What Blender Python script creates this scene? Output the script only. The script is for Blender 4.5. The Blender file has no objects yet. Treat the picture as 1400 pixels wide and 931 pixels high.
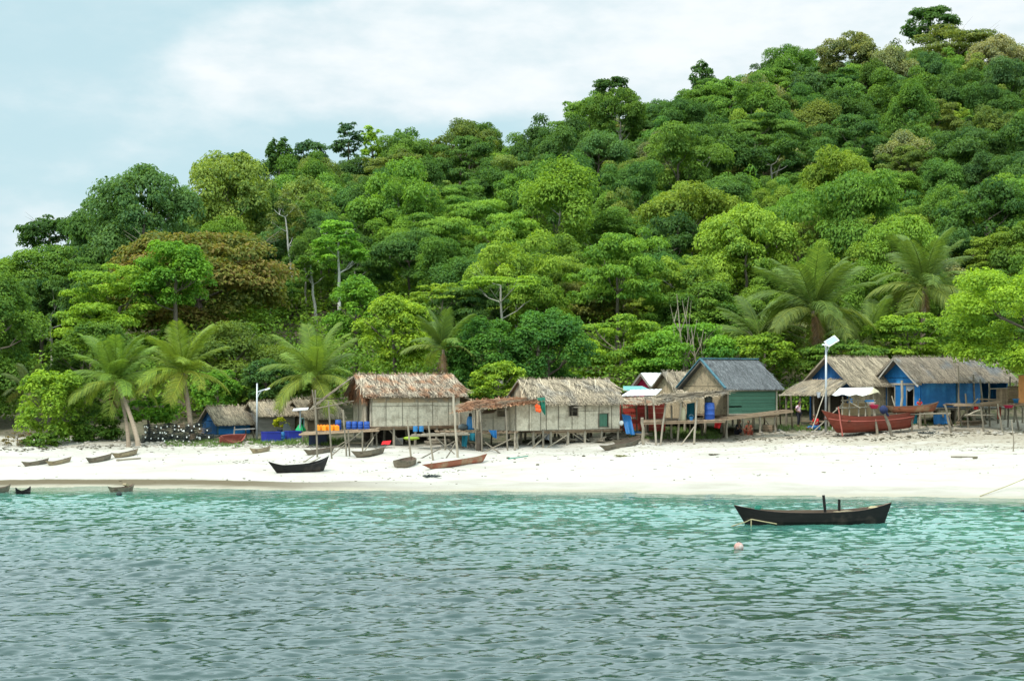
import bpy, bmesh, math, random
import numpy as np
from mathutils import Vector, Matrix, noise as mnoise

random.seed(7)
RAD = math.radians
scene = bpy.context.scene
COL = scene.collection

# ------------------------------------------------------------------ camera, sky, sun, exposure
F, HZ, CAMH = 1960.0, 515.0, 5.4          # focal length and horizon row in photo pixels, eye height in metres
cam_d = bpy.data.cameras.new('camera'); cam = bpy.data.objects.new('camera', cam_d); COL.objects.link(cam)
cam.location = (0, 0, CAMH); cam.rotation_euler = (RAD(90), 0, 0)
cam_d.sensor_width = 36.0; cam_d.lens = 36.0 * F / 1400.0
cam_d.shift_y = (HZ - 465.5) / 1400.0
cam_d.clip_start = 0.5; cam_d.clip_end = 9000
scene.camera = cam

SUN_EL, SUN_AZ = 58.0, 222.0              # azimuth clockwise from +Y
world = bpy.data.worlds.new('World'); scene.world = world; world.use_nodes = True
wn, wl = world.node_tree.nodes, world.node_tree.links
wn.clear()
def N(nodes, t, **kw):
    n = nodes.new(t)
    for k, v in kw.items():
        if k == 'inp':
            for a, b in v.items(): n.inputs[a].default_value = b
        else: setattr(n, k, v)
    return n
def MATH(nodes, links, op, a, b=None, c=None, clamp=False):
    n = nodes.new('ShaderNodeMath'); n.operation = op; n.use_clamp = clamp
    for i, x in enumerate((a, b, c)):
        if x is None: continue
        if isinstance(x, (int, float)): n.inputs[i].default_value = x
        else: links.new(x, n.inputs[i])
    return n.outputs[0]
wo = N(wn, 'ShaderNodeOutputWorld'); bg = N(wn, 'ShaderNodeBackground'); bg.inputs['Strength'].default_value = 0.10
sky = N(wn, 'ShaderNodeTexSky', sky_type='NISHITA', sun_disc=False, sun_elevation=RAD(SUN_EL), sun_rotation=RAD(SUN_AZ))
sky.air_density = 1.0; sky.dust_density = 1.6; sky.ozone_density = 1.0
tc = N(wn, 'ShaderNodeTexCoord'); sep = N(wn, 'ShaderNodeSeparateXYZ'); wl.new(tc.outputs['Generated'], sep.inputs[0])
W_ = lambda op, a, b=None, c=None, clamp=False: MATH(wn, wl, op, a, b, c, clamp)
ay = W_('MAXIMUM', W_('ABSOLUTE', sep.outputs['Y']), 0.05)
u = W_('DIVIDE', sep.outputs['X'], ay); v = W_('DIVIDE', sep.outputs['Z'], ay)
def cloud_noise(scale, detail, zs, off):
    mp = N(wn, 'ShaderNodeMapping'); mp.inputs['Scale'].default_value = (1, 1, zs); mp.inputs['Location'].default_value = off
    wl.new(tc.outputs['Generated'], mp.inputs['Vector'])
    n = N(wn, 'ShaderNodeTexNoise'); n.inputs['Scale'].default_value = scale; n.inputs['Detail'].default_value = detail
    n.inputs['Roughness'].default_value = 0.55
    wl.new(mp.outputs[0], n.inputs['Vector']); return n.outputs['Fac']
n1 = cloud_noise(7.0, 7.0, 2.2, (3.1, 0.4, 1.2)); n2 = cloud_noise(2.4, 4.0, 2.0, (0.2, 2.4, 5.0))
def blob(cu, cv, ru, rv):
    a = W_('DIVIDE', W_('SUBTRACT', u, cu), ru); b = W_('DIVIDE', W_('SUBTRACT', v, cv), rv)
    d = W_('ADD', W_('MULTIPLY', a, a), W_('MULTIPLY', b, b))
    return W_('MAXIMUM', W_('SUBTRACT', 1.0, d), 0.0)
bl = W_('ADD', blob(-0.09, 0.222, 0.16, 0.055), W_('ADD', blob(0.12, 0.26, 0.26, 0.10), blob(0.40, 0.28, 0.25, 0.09)))
bl = W_('ADD', bl, W_('MULTIPLY', blob(-0.36, 0.10, 0.10, 0.035), 0.55))
hi = W_('MULTIPLY', W_('SUBTRACT', v, 0.268, clamp=True), 7.0, clamp=True)      # unseen cloud overhead, brightened to light the scene and the water
cm = W_('ADD', W_('MULTIPLY', bl, 0.62), W_('ADD', W_('MULTIPLY', hi, 0.75), W_('MULTIPLY', W_('SUBTRACT', n1, 0.5), 1.0)))
cm = W_('ADD', cm, W_('MULTIPLY', W_('SUBTRACT', n2, 0.5), 0.5))
mr = N(wn, 'ShaderNodeMapRange', interpolation_type='SMOOTHSTEP'); mr.inputs['From Min'].default_value = 0.0; mr.inputs['From Max'].default_value = 0.46
wl.new(cm, mr.inputs['Value'])
haze_mix = N(wn, 'ShaderNodeMix', data_type='RGBA'); haze_mix.inputs['Factor'].default_value = 0.80
haze_mix.inputs['B'].default_value = (6.5, 9.0, 9.6, 1)
wl.new(sky.outputs[0], haze_mix.inputs['A'])
cloud_mix = N(wn, 'ShaderNodeMix', data_type='RGBA'); cloud_hi = N(wn, 'ShaderNodeMix', data_type='RGBA'); cloud_hi.inputs['B'].default_value = (17.6, 21.6, 22.6, 1)
n3 = cloud_noise(16.0, 6.0, 2.6, (1.3, 7.7, 0.4)); cvar = N(wn, 'ShaderNodeMix', data_type='RGBA'); cvar.inputs['A'].default_value = (7.0, 8.5, 9.1, 1); cvar.inputs['B'].default_value = (9.7, 10.2, 10.4, 1)
cr_ = N(wn, 'ShaderNodeMapRange', interpolation_type='SMOOTHSTEP'); cr_.inputs['From Min'].default_value = 0.34; cr_.inputs['From Max'].default_value = 0.66; wl.new(W_('MULTIPLY_ADD', n1, .5, W_('MULTIPLY', n3, .5)), cr_.inputs['Value'])
wl.new(cr_.outputs[0], cvar.inputs['Factor']); wl.new(cvar.outputs['Result'], cloud_hi.inputs['A'])
wl.new(hi, cloud_hi.inputs['Factor']); wl.new(cloud_hi.outputs['Result'], cloud_mix.inputs['B'])
wl.new(mr.outputs[0], cloud_mix.inputs['Factor']); wl.new(haze_mix.outputs['Result'], cloud_mix.inputs['A'])
wl.new(cloud_mix.outputs['Result'], bg.inputs['Color']); wl.new(bg.outputs[0], wo.inputs['Surface'])

sun_d = bpy.data.lights.new('sun', 'SUN'); sun_d.energy = 3.5; sun_d.angle = RAD(7.0); sun_d.color = (1.0, 0.955, 0.88)
sun = bpy.data.objects.new('sun', sun_d); COL.objects.link(sun)
_sd = Vector((math.sin(RAD(SUN_AZ)) * math.cos(RAD(SUN_EL)), math.cos(RAD(SUN_AZ)) * math.cos(RAD(SUN_EL)), math.sin(RAD(SUN_EL))))
sun.rotation_euler = _sd.to_track_quat('Z', 'Y').to_euler()
vs = scene.view_settings
vs.view_transform = 'Standard'; vs.look = 'None'; vs.exposure = 0.0; vs.gamma = 1.0; vs.use_curve_mapping = False
scene.cycles.max_bounces = 6; scene.cycles.diffuse_bounces = 3; scene.cycles.glossy_bounces = 2
scene.cycles.transmission_bounces = 3; scene.cycles.transparent_max_bounces = 4
scene.cycles.caustics_reflective = False; scene.cycles.caustics_refractive = False

# ------------------------------------------------------------------ geometry of the land
def shore(x):
    x = np.clip(x, -60, 45); return 67.4 - 0.137 * x - 0.0016 * x * x + 0.35 * np.sin(x * 0.33 + 1)
_GD = np.array([-3000, -200, -30, -10, 0, 14, 18, 22, 30, 36, 45, 60, 3000.])
_GZ = np.array([-9, -8, -2.6, -0.9, 0, 1.02, 1.24, 1.52, 2.15, 2.5, 3.0, 3.4, 3.4])
_RP = np.array([[-260, 395, 150], [-100, 355, 165], [0, 345, 170], [60, 330, 173], [130, 316, 177], [170, 306, 180], [260, 284, 185], [320, 252, 193], [400, 206, 205],
                [480, 182, 215], [550, 167, 225], [640, 160, 232], [740, 160, 240], [800, 121, 250], [850, 98, 260], [960, 69, 275], [1050, 50, 285],
                [1130, 44, 290], [1180, 36, 294], [1260, 32, 300], [1400, 36, 302], [1600, 55, 302]], float)
_RX = (_RP[:, 0] - 700) / F * _RP[:, 2]
_RH = CAMH + (HZ - _RP[:, 1]) * _RP[:, 2] / F - 11.3 - np.interp(_RP[:, 0], [0, 150, 330, 480, 700, 850, 1180, 1400], [2.5, 4.5, 2.6, 1.8, 1.8, 4.0, 5.5, 5.5])
_RX = np.concatenate([[-420, -230], _RX, [230, 420]]); _RH = np.concatenate([[-4, 2], _RH, [60, -4]]); _RR = np.concatenate([[150, 150], _RP[:, 2], [300, 290]])
def ridge(x): return np.interp(x, _RX, _RR), np.interp(x, _RX, _RH)
def gz(x, y):
    x = np.asarray(x, float); y = np.asarray(y, float)
    d = y - shore(x)
    z = np.interp(d, _GD, _GZ)
    k = np.interp(x, [-40, -20, -8, 0], [0.78, 0.85, 0.98, 1.0])
    z = np.where(z > 0, z * k, z)
    R, H = ridge(x)
    t = (y - 101) / np.maximum(R - 101, 1)
    up = np.clip(t, 0, 1); up = up * 0.85 + 0.15 * up * up * (3 - 2 * up)
    dn = np.clip((t - 1) / 0.9, 0, 1); dn = 1 - dn * dn * (3 - 2 * dn)
    h = np.where(t > 1, (H - 3) * dn, (H - 3) * up)
    h = h + np.where((t > 1), -12 * (1 - dn), 0)
    bump = np.clip(t * 4, 0, 1) * (1.4 * np.sin(x * 0.11 + 1.3) * np.sin(y * 0.083) + 0.9 * np.sin(x * 0.23 + y * 0.17))
    sand = np.clip((d + 1) / 4, 0, 1) * (0.035 * np.sin(x * 0.9 + y * 0.7) + 0.03 * np.sin(x * 0.37 - y * 1.1 + 2) + 0.02 * np.sin(x * 2.1 + y * 1.3) + .055 * np.sin(x * .61 + 4 * np.sin(x * .13)) + .03 * np.sin(x * 1.7 + 1) + .015 * np.sin(x * 4.1))
    # little cut scarp of wet sand just above the water on the left
    sc = np.interp(x, [-34, -30, -12, -3], [0.22, 0.26, 0.2, 0.0]) * (1 / (1 + np.exp(-(d - 1.9 - 0.5 * np.sin(x * .25)) * 6)))
    return z + np.maximum(h, -14) * (t > 0) + bump + sand + sc
def g1(x, y): return float(gz(x, y))
def Wp(px, py, Y): return Vector(((px - 700) * Y / F, Y, CAMH - (py - HZ) * Y / F))
_GY = np.arange(60.0, 130.0, 0.05)
def GP(px, py):
    X = (px - 700) * _GY / F; Zr = CAMH - (py - HZ) * _GY / F; G_ = gz(X, _GY)
    k = int(np.argmax(Zr <= G_)) if (Zr <= G_).any() else len(_GY) - 1
    return Vector((float(X[k]), float(_GY[k]), float(G_[k])))
def proj(p): return 700 + F * p[0] / p[1], HZ - F * (p[2] - CAMH) / p[1]

# ------------------------------------------------------------------ materials
MATS = {}
def newmat(name):
    m = bpy.data.materials.new(name); m.use_nodes = True; MATS[name] = m
    nt = m.node_tree; nt.nodes.clear()
    return m, nt.nodes, nt.links
def std(name, col, rough=0.75, var=0.4, nscale=6.0, namt=0.35, stretch=(1, 1, 1), bump=0.0, spec=0.25, metal=0.0, col2=None, c2scale=1.2, c2lo=0.5, c2hi=0.65):
    if max(col) < .7:
        col = tuple(q * .80 for q in col); col2 = None if col2 is None else tuple(q * .80 for q in col2)
    m, n, l = newmat(name)
    out = N(n, 'ShaderNodeOutputMaterial'); b = N(n, 'ShaderNodeBsdfPrincipled')
    b.inputs['Roughness'].default_value = rough; b.inputs['Specular IOR Level'].default_value = spec; b.inputs['Metallic'].default_value = metal
    at = N(n, 'ShaderNodeAttribute', attribute_name='tone')
    tc = N(n, 'ShaderNodeTexCoord'); mp = N(n, 'ShaderNodeMapping'); mp.inputs['Scale'].default_value = stretch
    l.new(tc.outputs['Object'], mp.inputs['Vector'])
    no = N(n, 'ShaderNodeTexNoise'); no.inputs['Scale'].default_value = nscale; no.inputs['Detail'].default_value = 5.0; no.inputs['Roughness'].default_value = 0.65
    l.new(mp.outputs[0], no.inputs['Vector'])
    t = MATH(n, l, 'MULTIPLY_ADD', at.outputs['Fac'], var, 1 - var / 2)
    k = MATH(n, l, 'MULTIPLY_ADD', no.outputs['Fac'], namt * 3.0, 1 - namt * 1.5)
    k = MATH(n, l, 'MAXIMUM', MATH(n, l, 'MULTIPLY', t, k), 0.08)
    vm = N(n, 'ShaderNodeVectorMath', operation='SCALE'); l.new(k, vm.inputs['Scale'])
    if col2 is not None:
        n2 = N(n, 'ShaderNodeTexNoise'); n2.inputs['Scale'].default_value = c2scale; n2.inputs['Detail'].default_value = 6.0
        l.new(tc.outputs['Object'], n2.inputs['Vector'])
        r = N(n, 'ShaderNodeMapRange', interpolation_type='SMOOTHSTEP'); r.inputs['From Min'].default_value = c2lo; r.inputs['From Max'].default_value = c2hi
        l.new(n2.outputs['Fac'], r.inputs['Value'])
        mx = N(n, 'ShaderNodeMix', data_type='RGBA'); mx.inputs['A'].default_value = (*col, 1); mx.inputs['B'].default_value = (*col2, 1)
        l.new(r.outputs[0], mx.inputs['Factor']); l.new(mx.outputs['Result'], vm.inputs[0])
    else:
        vm.inputs[0].default_value = col
    l.new(vm.outputs[0], b.inputs['Base Color'])
    if bump:
        bp = N(n, 'ShaderNodeBump'); bp.inputs['Strength'].default_value = bump; bp.inputs['Distance'].default_value = 0.03
        l.new(no.outputs['Fac'], bp.inputs['Height']); l.new(bp.outputs[0], b.inputs['Normal'])
    l.new(b.outputs[0], out.inputs['Surface'])
    return m
def leafmat(name, tip=None, transl=0.40, gloss=0.10, own=False):
    """albedo from the object's own colour, each leaf a little different; 'tip' is the colour of the youngest leaves"""
    m, n, l = newmat(name)
    out = N(n, 'ShaderNodeOutputMaterial')
    oi = N(n, 'ShaderNodeObjectInfo'); at = N(n, 'ShaderNodeAttribute', attribute_name='tone')
    r1 = MATH(n, l, 'MULTIPLY_ADD', oi.outputs['Random'], 0.34, 1.02)
    oc = oi.outputs['Color'] if not own else N(n, 'ShaderNodeAttribute', attribute_name='leafcol').outputs['Color']
    lo = N(n, 'ShaderNodeVectorMath', operation='MULTIPLY'); lo.inputs[1].default_value = (0.48, 0.60, 0.72); l.new(oc, lo.inputs[0])
    hi = N(n, 'ShaderNodeVectorMath', operation='MULTIPLY'); hi.inputs[1].default_value = (1.78, 1.46, 1.1); l.new(oc, hi.inputs[0])
    mx = N(n, 'ShaderNodeMix', data_type='RGBA'); l.new(at.outputs['Fac'], mx.inputs['Factor']); l.new(lo.outputs[0], mx.inputs['A']); l.new(hi.outputs[0], mx.inputs['B'])
    c = mx.outputs['Result']
    if tip is not None:
        r = N(n, 'ShaderNodeMapRange', interpolation_type='SMOOTHSTEP'); r.inputs['From Min'].default_value = 0.5; r.inputs['From Max'].default_value = 0.85
        l.new(at.outputs['Fac'], r.inputs['Value'])
        m2 = N(n, 'ShaderNodeMix', data_type='RGBA'); m2.inputs['B'].default_value = (*tip, 1); l.new(r.outputs[0], m2.inputs['Factor']); l.new(c, m2.inputs['A']); c = m2.outputs['Result']
    sc = N(n, 'ShaderNodeVectorMath', operation='SCALE'); l.new(c, sc.inputs[0]); l.new(r1, sc.inputs['Scale'])
    b = N(n, 'ShaderNodeBsdfPrincipled'); b.inputs['Roughness'].default_value = 0.6; b.inputs['Specular IOR Level'].default_value = gloss
    l.new(sc.outputs[0], b.inputs['Base Color'])
    tr = N(n, 'ShaderNodeBsdfTranslucent')
    ty = N(n, 'ShaderNodeVectorMath', operation='MULTIPLY'); ty.inputs[1].default_value = (1.25, 1.2, 0.55); l.new(sc.outputs[0], ty.inputs[0]); l.new(ty.outputs[0], tr.inputs['Color'])
    ms = N(n, 'ShaderNodeMixShader'); ms.inputs[0].default_value = transl
    l.new(b.outputs[0], ms.inputs[1]); l.new(tr.outputs[0], ms.inputs[2]); l.new(ms.outputs[0], out.inputs['Surface'])
    return m
leafmat('leaf'); leafmat('leaf_mixed', own=True); leafmat('leaf_rust', tip=(0.215, 0.165, 0.055)); leafmat('palm_leaf', transl=0.35, gloss=0.2)
std('bark', (0.17, 0.14, 0.105), nscale=5, stretch=(1, 1, .25), bump=.4)
std('bark_white', (0.60, 0.58, 0.52), nscale=4, stretch=(1, 1, .3), bump=.3, namt=.15)
std('bark_pale', (0.46, 0.43, 0.37), nscale=4, stretch=(1, 1, .3), bump=.3, namt=.25)
std('palm_bark', (0.34, 0.265, 0.19), nscale=7, stretch=(.4, .4, 3), bump=.5)
std('dead_frond', (0.28, 0.16, 0.075), var=.6)
std('coconut', (0.30, 0.27, 0.07), rough=.5)
std('driftwood', (0.30, 0.255, 0.19), nscale=5, stretch=(.4, 1.5, 1.5), bump=.3, var=.5)
std('pole_wood', (0.27, 0.23, 0.17), nscale=4, stretch=(1.5, 1.5, .35), bump=.4, var=.55, col2=(0.17, 0.145, 0.11), c2scale=1.6)
std('pole_pale', (0.39, 0.335, 0.255), nscale=4, stretch=(1.5, 1.5, .35), bump=.3, var=.5)
std('plank_grey', (0.33, 0.31, 0.275), nscale=3, stretch=(.5, .5, 4), bump=.3, var=.6, namt=.35)
std('plank_brown', (0.30, 0.215, 0.14), nscale=3, stretch=(.5, .5, 4), bump=.3, var=.6, namt=.35)
std('bamboo_mat', (0.69, 0.61, 0.465), nscale=9, stretch=(1, 1, 1), bump=.35, var=.3, namt=.33, col2=(0.50, 0.43, 0.32), c2scale=1.6)
std('bamboo_stain', (0.48, 0.36, 0.22), nscale=9, bump=.35, var=.3, namt=.33, col2=(0.38, 0.33, 0.25), c2scale=1.3)
std('woven_tan', (0.43, 0.34, 0.215), nscale=14, bump=.5, var=.45, namt=.55, col2=(0.29, 0.23, 0.15), c2scale=3.0)
std('thatch_grey', (0.39, 0.32, 0.225), var=1.45, nscale=5, namt=.35, rough=.9, bump=.3)
std('thatch_tan', (0.41, 0.335, 0.235), var=1.45, nscale=5, namt=.35, rough=.9, bump=.3, col2=(0.33, 0.29, 0.23), c2scale=.8)
std('thatch_rust', (0.40, 0.20, 0.105), var=1.4, nscale=5, namt=.4, rough=.9, bump=.3, col2=(0.36, 0.29, 0.20), c2scale=.9)
std('thatch_mixed', (0.41, 0.34, 0.25), var=1.5, nscale=5, namt=.4, rough=.9, bump=.3, col2=(0.36, 0.20, 0.115), c2scale=1.6, c2lo=.42, c2hi=.68)
std('thatch_ash', (0.345, 0.285, 0.215), var=1.3, nscale=6, namt=.4, rough=.9, bump=.3, col2=(0.27, 0.27, 0.265), c2scale=.6)
std('thatch_slate', (0.175, 0.185, 0.19), var=1.1, nscale=6, namt=.4, rough=.9, bump=.3)
std('paint_green', (0.075, 0.185, 0.122), var=.25, nscale=3, namt=.2, rough=.65, stretch=(1, 1, 3))
std('paint_blue', (0.016, 0.16, 0.42), var=.3, nscale=2.5, namt=.3, rough=.65, col2=(0.035, 0.24, 0.54), c2scale=1.0)
std('paint_navy', (0.016, 0.10, 0.27), var=.3, nscale=2.5, namt=.3, rough=.65)
std('paint_pink', (0.55, 0.03, 0.10), var=.2, namt=.15)
std('paint_red', (0.40, 0.06, 0.04), var=.3, namt=.25)
std('paint_orange', (0.62, 0.28, 0.10), var=.2, namt=.2)
std('paint_teal_trim', (0.07, 0.17, 0.21), var=.2)
std('metal_white', (0.78, 0.79, 0.80), var=.1, namt=.08, rough=.45, spec=.5)
std('metal_teal', (0.18, 0.45, 0.44), var=.2, namt=.2, rough=.5)
std('galvanised', (0.52, 0.55, 0.57), var=.1, namt=.1, rough=.4, metal=.4, spec=.5)
std('solar_cell', (0.30, 0.37, 0.42), var=.2, namt=.1, rough=.15, spec=.8)
std('plastic_blue', (0.015, 0.085, 0.40), var=.15, namt=.1, rough=.38, spec=.5)
std('plastic_sky', (0.03, 0.22, 0.50), var=.15, namt=.1, rough=.4, spec=.5)
std('plastic_royal', (0.022, 0.04, 0.36), var=.15, namt=.1, rough=.45, spec=.5)
std('plastic_dark', (0.025, 0.04, 0.085), var=.2, namt=.15, rough=.5)
std('plastic_orange', (0.85, 0.30, 0.01), var=.2, namt=.1, rough=.4, spec=.5)
std('plastic_cream', (0.62, 0.56, 0.36), var=.15, namt=.1, rough=.45)
std('plastic_white', (0.78, 0.78, 0.74), var=.15, namt=.1, rough=.5)
std('plastic_pinkwhite', (0.55, 0.30, 0.25), var=.15, namt=.15, rough=.5, col2=(0.62, 0.52, 0.47), c2scale=3)
std('plastic_red', (0.62, 0.03, 0.03), var=.2, namt=.1, rough=.5)
std('plastic_pink', (0.55, 0.035, 0.10), var=.2, namt=.1, rough=.5)
std('plastic_green', (0.02, 0.42, 0.14), var=.25, namt=.15, rough=.5)
std('plastic_lime', (0.35, 0.50, 0.05), var=.25, namt=.15, rough=.5)
std('tarp_blue', (0.015, 0.13, 0.34), var=.25, namt=.25, rough=.5, bump=.3)
std('tarp_teal', (0.01, 0.16, 0.22), var=.25, namt=.3, rough=.7, bump=.3)
std('tarp_grey', (0.12, 0.14, 0.14), var=.25, namt=.3, rough=.8)
std('canvas_white', (0.80, 0.79, 0.76), var=.08, namt=.06, rough=.7)
std('net_green', (0.03, 0.22, 0.15), var=.5, namt=.3)
std('rope_tan', (0.42, 0.36, 0.20), var=.2)
std('wire_dark', (0.045, 0.055, 0.05), var=.5)
std('black_hull', (0.011, 0.010, 0.009), var=.5, nscale=4, stretch=(.3, 2, 2), namt=.45, rough=.6, bump=.3, col2=(0.06, 0.045, 0.035), c2scale=1.5, c2lo=.55, c2hi=.75)
std('hull_inside', (0.15, 0.105, 0.075), var=.5, nscale=4, stretch=(.3, 2, 2), namt=.45)
std('dugout_grey', (0.20, 0.165, 0.115), var=.5, nscale=4, stretch=(.3, 2, 2), namt=.4, bump=.4, col2=(0.13, 0.115, 0.085), c2scale=2.0)
std('dugout_tan', (0.33, 0.26, 0.155), var=.5, nscale=4, stretch=(.3, 2, 2), namt=.4, bump=.4, col2=(0.27, 0.22, 0.14), c2scale=2.0)
std('dugout_red', (0.29, 0.095, 0.05), var=.5, nscale=3, stretch=(.25, 2, 2), namt=.45, bump=.4, col2=(0.30, 0.18, 0.105), c2scale=1.6)
std('red_hull', (0.205, 0.046, 0.028), var=.25, nscale=4, stretch=(.3, 2, 2), namt=.3, rough=.5, col2=(0.20, 0.035, 0.02), c2scale=1.2)
std('red_faded', (0.36, 0.10, 0.075), var=.3, nscale=4, stretch=(.3, 2, 2), namt=.35)
std('skin', (0.27, 0.145, 0.085), var=.05, namt=.05, rough=.5)
std('hair', (0.012, 0.010, 0.009), var=.1, namt=.1, rough=.5)
std('cloth_pinkwhite', (0.72, 0.55, 0.60), var=.1, namt=.2, col2=(0.62, 0.22, 0.34), c2scale=6)
std('cloth_red', (0.60, 0.02, 0.025), var=.1, namt=.15)
std('cloth_rust', (0.30, 0.07, 0.04), var=.1, namt=.15)
std('cloth_dark', (0.025, 0.025, 0.035), var=.1, namt=.2)
std('cloth_navy', (0.02, 0.03, 0.09), var=.1, namt=.2)
std('cloth_blue', (0.05, 0.20, 0.45), var=.1, namt=.2)
std('cloth_grey', (0.4, 0.42, 0.45), var=.1, namt=.2)
std('stone', (0.42, 0.38, 0.32), var=.6, nscale=5, namt=.3, bump=.4)
std('weed', (0.10, 0.085, 0.05), var=.9, namt=.3)
std('weed_green', (0.20, 0.19, 0.06), var=.8, namt=.3)
std('grass_blade', (0.12, 0.20, 0.04), var=.8, namt=.2)
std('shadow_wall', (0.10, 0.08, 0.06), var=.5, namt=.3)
std('carton', (0.52, 0.37, 0.20), var=.4, namt=.2)

# ------------------------------------------------------------------ mesh building
class MB:
    def __init__(s): s.v = []; s.f = []; s.t = []; s.m = []
    def add(s, vs, fs, tone=None, m=0):
        o = len(s.v); s.v += [tuple(x) for x in vs]
        t = random.random() if tone is None else tone
        for f in fs: s.f.append(tuple(i + o for i in f)); s.t.append(t); s.m.append(m)
    def box(s, c, d, R=None, tone=None, m=0):
        c = Vector(c); d = Vector(d) * .5
        P = [Vector((x * d.x, y * d.y, z * d.z)) for x in (-1, 1) for y in (-1, 1) for z in (-1, 1)]
        if R is not None: P = [R @ p for p in P]
        s.add([c + p for p in P], [(0, 1, 3, 2), (4, 6, 7, 5), (0, 4, 5, 1), (2, 3, 7, 6), (0, 2, 6, 4), (1, 5, 7, 3)], tone, m)
    def beam(s, a, b, w, h, up=(0, 0, 1), tone=None, m=0):
        a, b = Vector(a), Vector(b); x = (b - a).normalized(); y = Vector(up).cross(x)
        if y.length < 1e-4: y = Vector((0, 1, 0)).cross(x)
        y.normalize(); z = x.cross(y)
        s.box((a + b) / 2, ((b - a).length, w, h), Matrix((x, y, z)).transposed(), tone, m)
    def tube(s, pts, rad, n=6, tone=None, m=0):
        pts = [Vector(p) for p in pts]; k = len(pts)
        if isinstance(rad, (int, float)): rad = [rad] * k
        V = []
        for i, p in enumerate(pts):
            d = (pts[min(i + 1, k - 1)] - pts[max(i - 1, 0)]).normalized()
            a = d.cross(Vector((0.31, 0.95, 0.05)));
            if a.length < .1: a = d.cross(Vector((1, 0, 0)))
            a.normalize(); b = d.cross(a)
            for j in range(n):
                w = 2 * math.pi * j / n; V.append(p + (a * math.cos(w) + b * math.sin(w)) * rad[i])
        fs = [(i * n + j, i * n + (j + 1) % n, (i + 1) * n + (j + 1) % n, (i + 1) * n + j) for i in range(k - 1) for j in range(n)]
        fs += [tuple(range(n))[::-1], tuple((k - 1) * n + j for j in range(n))]
        s.add(V, fs, tone, m)
    def pole(s, a, b, r0, r1=None, n=7, seg=5, wob=0.03, tone=None):
        a, b = Vector(a), Vector(b); r1 = r0 * .8 if r1 is None else r1; L = (b - a).length
        P, Rr = [], []
        for i in range(seg + 1):
            t = i / seg; w = wob * (0 < i < seg)
            P.append(a.lerp(b, t) + Vector((random.uniform(-w, w), random.uniform(-w, w), 0))); Rr.append((r0 + (r1 - r0) * t) * random.uniform(.9, 1.12))
        s.tube(P, Rr, n, tone)
    def prism(s, poly, off, tone=None, m=0):
        poly = [Vector(p) for p in poly]; off = Vector(off); n = len(poly)
        fs = [tuple(range(n))[::-1], tuple(range(n, 2 * n))] + [(i, (i + 1) % n, n + (i + 1) % n, n + i) for i in range(n)]
        s.add(poly + [p + off for p in poly], fs, tone, m)
    def lathe(s, prof, c=(0, 0, 0), n=14, tone=None, m=0, R=None):
        c = Vector(c); V = []
        for r, z in prof:
            for j in range(n):
                w = 2 * math.pi * j / n; p = Vector((r * math.cos(w), r * math.sin(w), z)); V.append(c + (R @ p if R else p))
        k = len(prof)
        fs = [(i * n + j, i * n + (j + 1) % n, (i + 1) * n + (j + 1) % n, (i + 1) * n + j) for i in range(k - 1) for j in range(n)]
        fs += [tuple(range(n))[::-1], tuple((k - 1) * n + j for j in range(n))]
        s.add(V, fs, tone, m)
    def ball(s, c, r, n=10, k=7, tone=None, m=0, jit=0.0):
        r = Vector(r) if not isinstance(r, (int, float)) else Vector((r, r, r)); c = Vector(c); V = []
        for i in range(k + 1):
            th = math.pi * i / k
            for j in range(n):
                w = 2 * math.pi * j / n; q = 1 + random.uniform(-jit, jit)
                V.append(c + Vector((r.x * math.sin(th) * math.cos(w), r.y * math.sin(th) * math.sin(w), r.z * math.cos(th))) * q)
        s.add(V, [(i * n + j, (i + 1) * n + j, (i + 1) * n + (j + 1) % n, i * n + (j + 1) % n) for i in range(k) for j in range(n)], tone, m)
    def quad(s, a, b, c, d, tone=None, m=0): s.add([a, b, c, d], [(0, 1, 2, 3)], tone, m)
    def mesh(s, name, inv=None, smooth=False):
        V = np.array([tuple(x) for x in s.v], float).reshape(-1, 3)
        if inv is not None:
            M = np.array(inv); V = V @ M[:3, :3].T + M[:3, 3]
        me = bpy.data.meshes.new(name); me.from_pydata(V.tolist(), [], s.f)
        a = me.attributes.new('tone', 'FLOAT', 'FACE'); a.data.foreach_set('value', np.array(s.t, np.float32))
        if any(s.m): me.polygons.foreach_set('material_index', s.m)
        if smooth: me.polygons.foreach_set('use_smooth', [True] * len(me.polygons))
        me.update(); return me
    def build(s, name, mat, parent=None, world=True, smooth=False):
        inv = wmat(parent).inverted() if (parent is not None and world) else None
        return link(name, s.mesh(name, inv, smooth), mat, parent)
def wmat(o):
    M = o.matrix_basis.copy()
    return wmat(o.parent) @ M if o.parent is not None else M
def link(name, me, mat, parent=None):
    if isinstance(mat, (str,)): mat = [mat]
    if len(me.materials) == 0:
        for q in mat: me.materials.append(MATS[q])
    o = bpy.data.objects.new(name, me); COL.objects.link(o)
    if parent is not None: o.parent = parent
    return o
def tag(o, label, cat, group=None):
    o['label'] = label; o['category'] = cat
    if group: o['group'] = group
    return o
def thing(name, loc, label, cat, group=None, rz=0.0, rot=None):
    o = bpy.data.objects.new(name, None); COL.objects.link(o); o.empty_display_size = .3
    o.location = loc; o.rotation_euler = rot if rot is not None else (0, 0, rz)
    return tag(o, label, cat, group)
def copy_tree(o, parent=None):
    c = o.copy(); COL.objects.link(c)
    if parent is not None: c.parent = parent
    for ch in list(o.children): copy_tree(ch, c)
    return c
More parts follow.
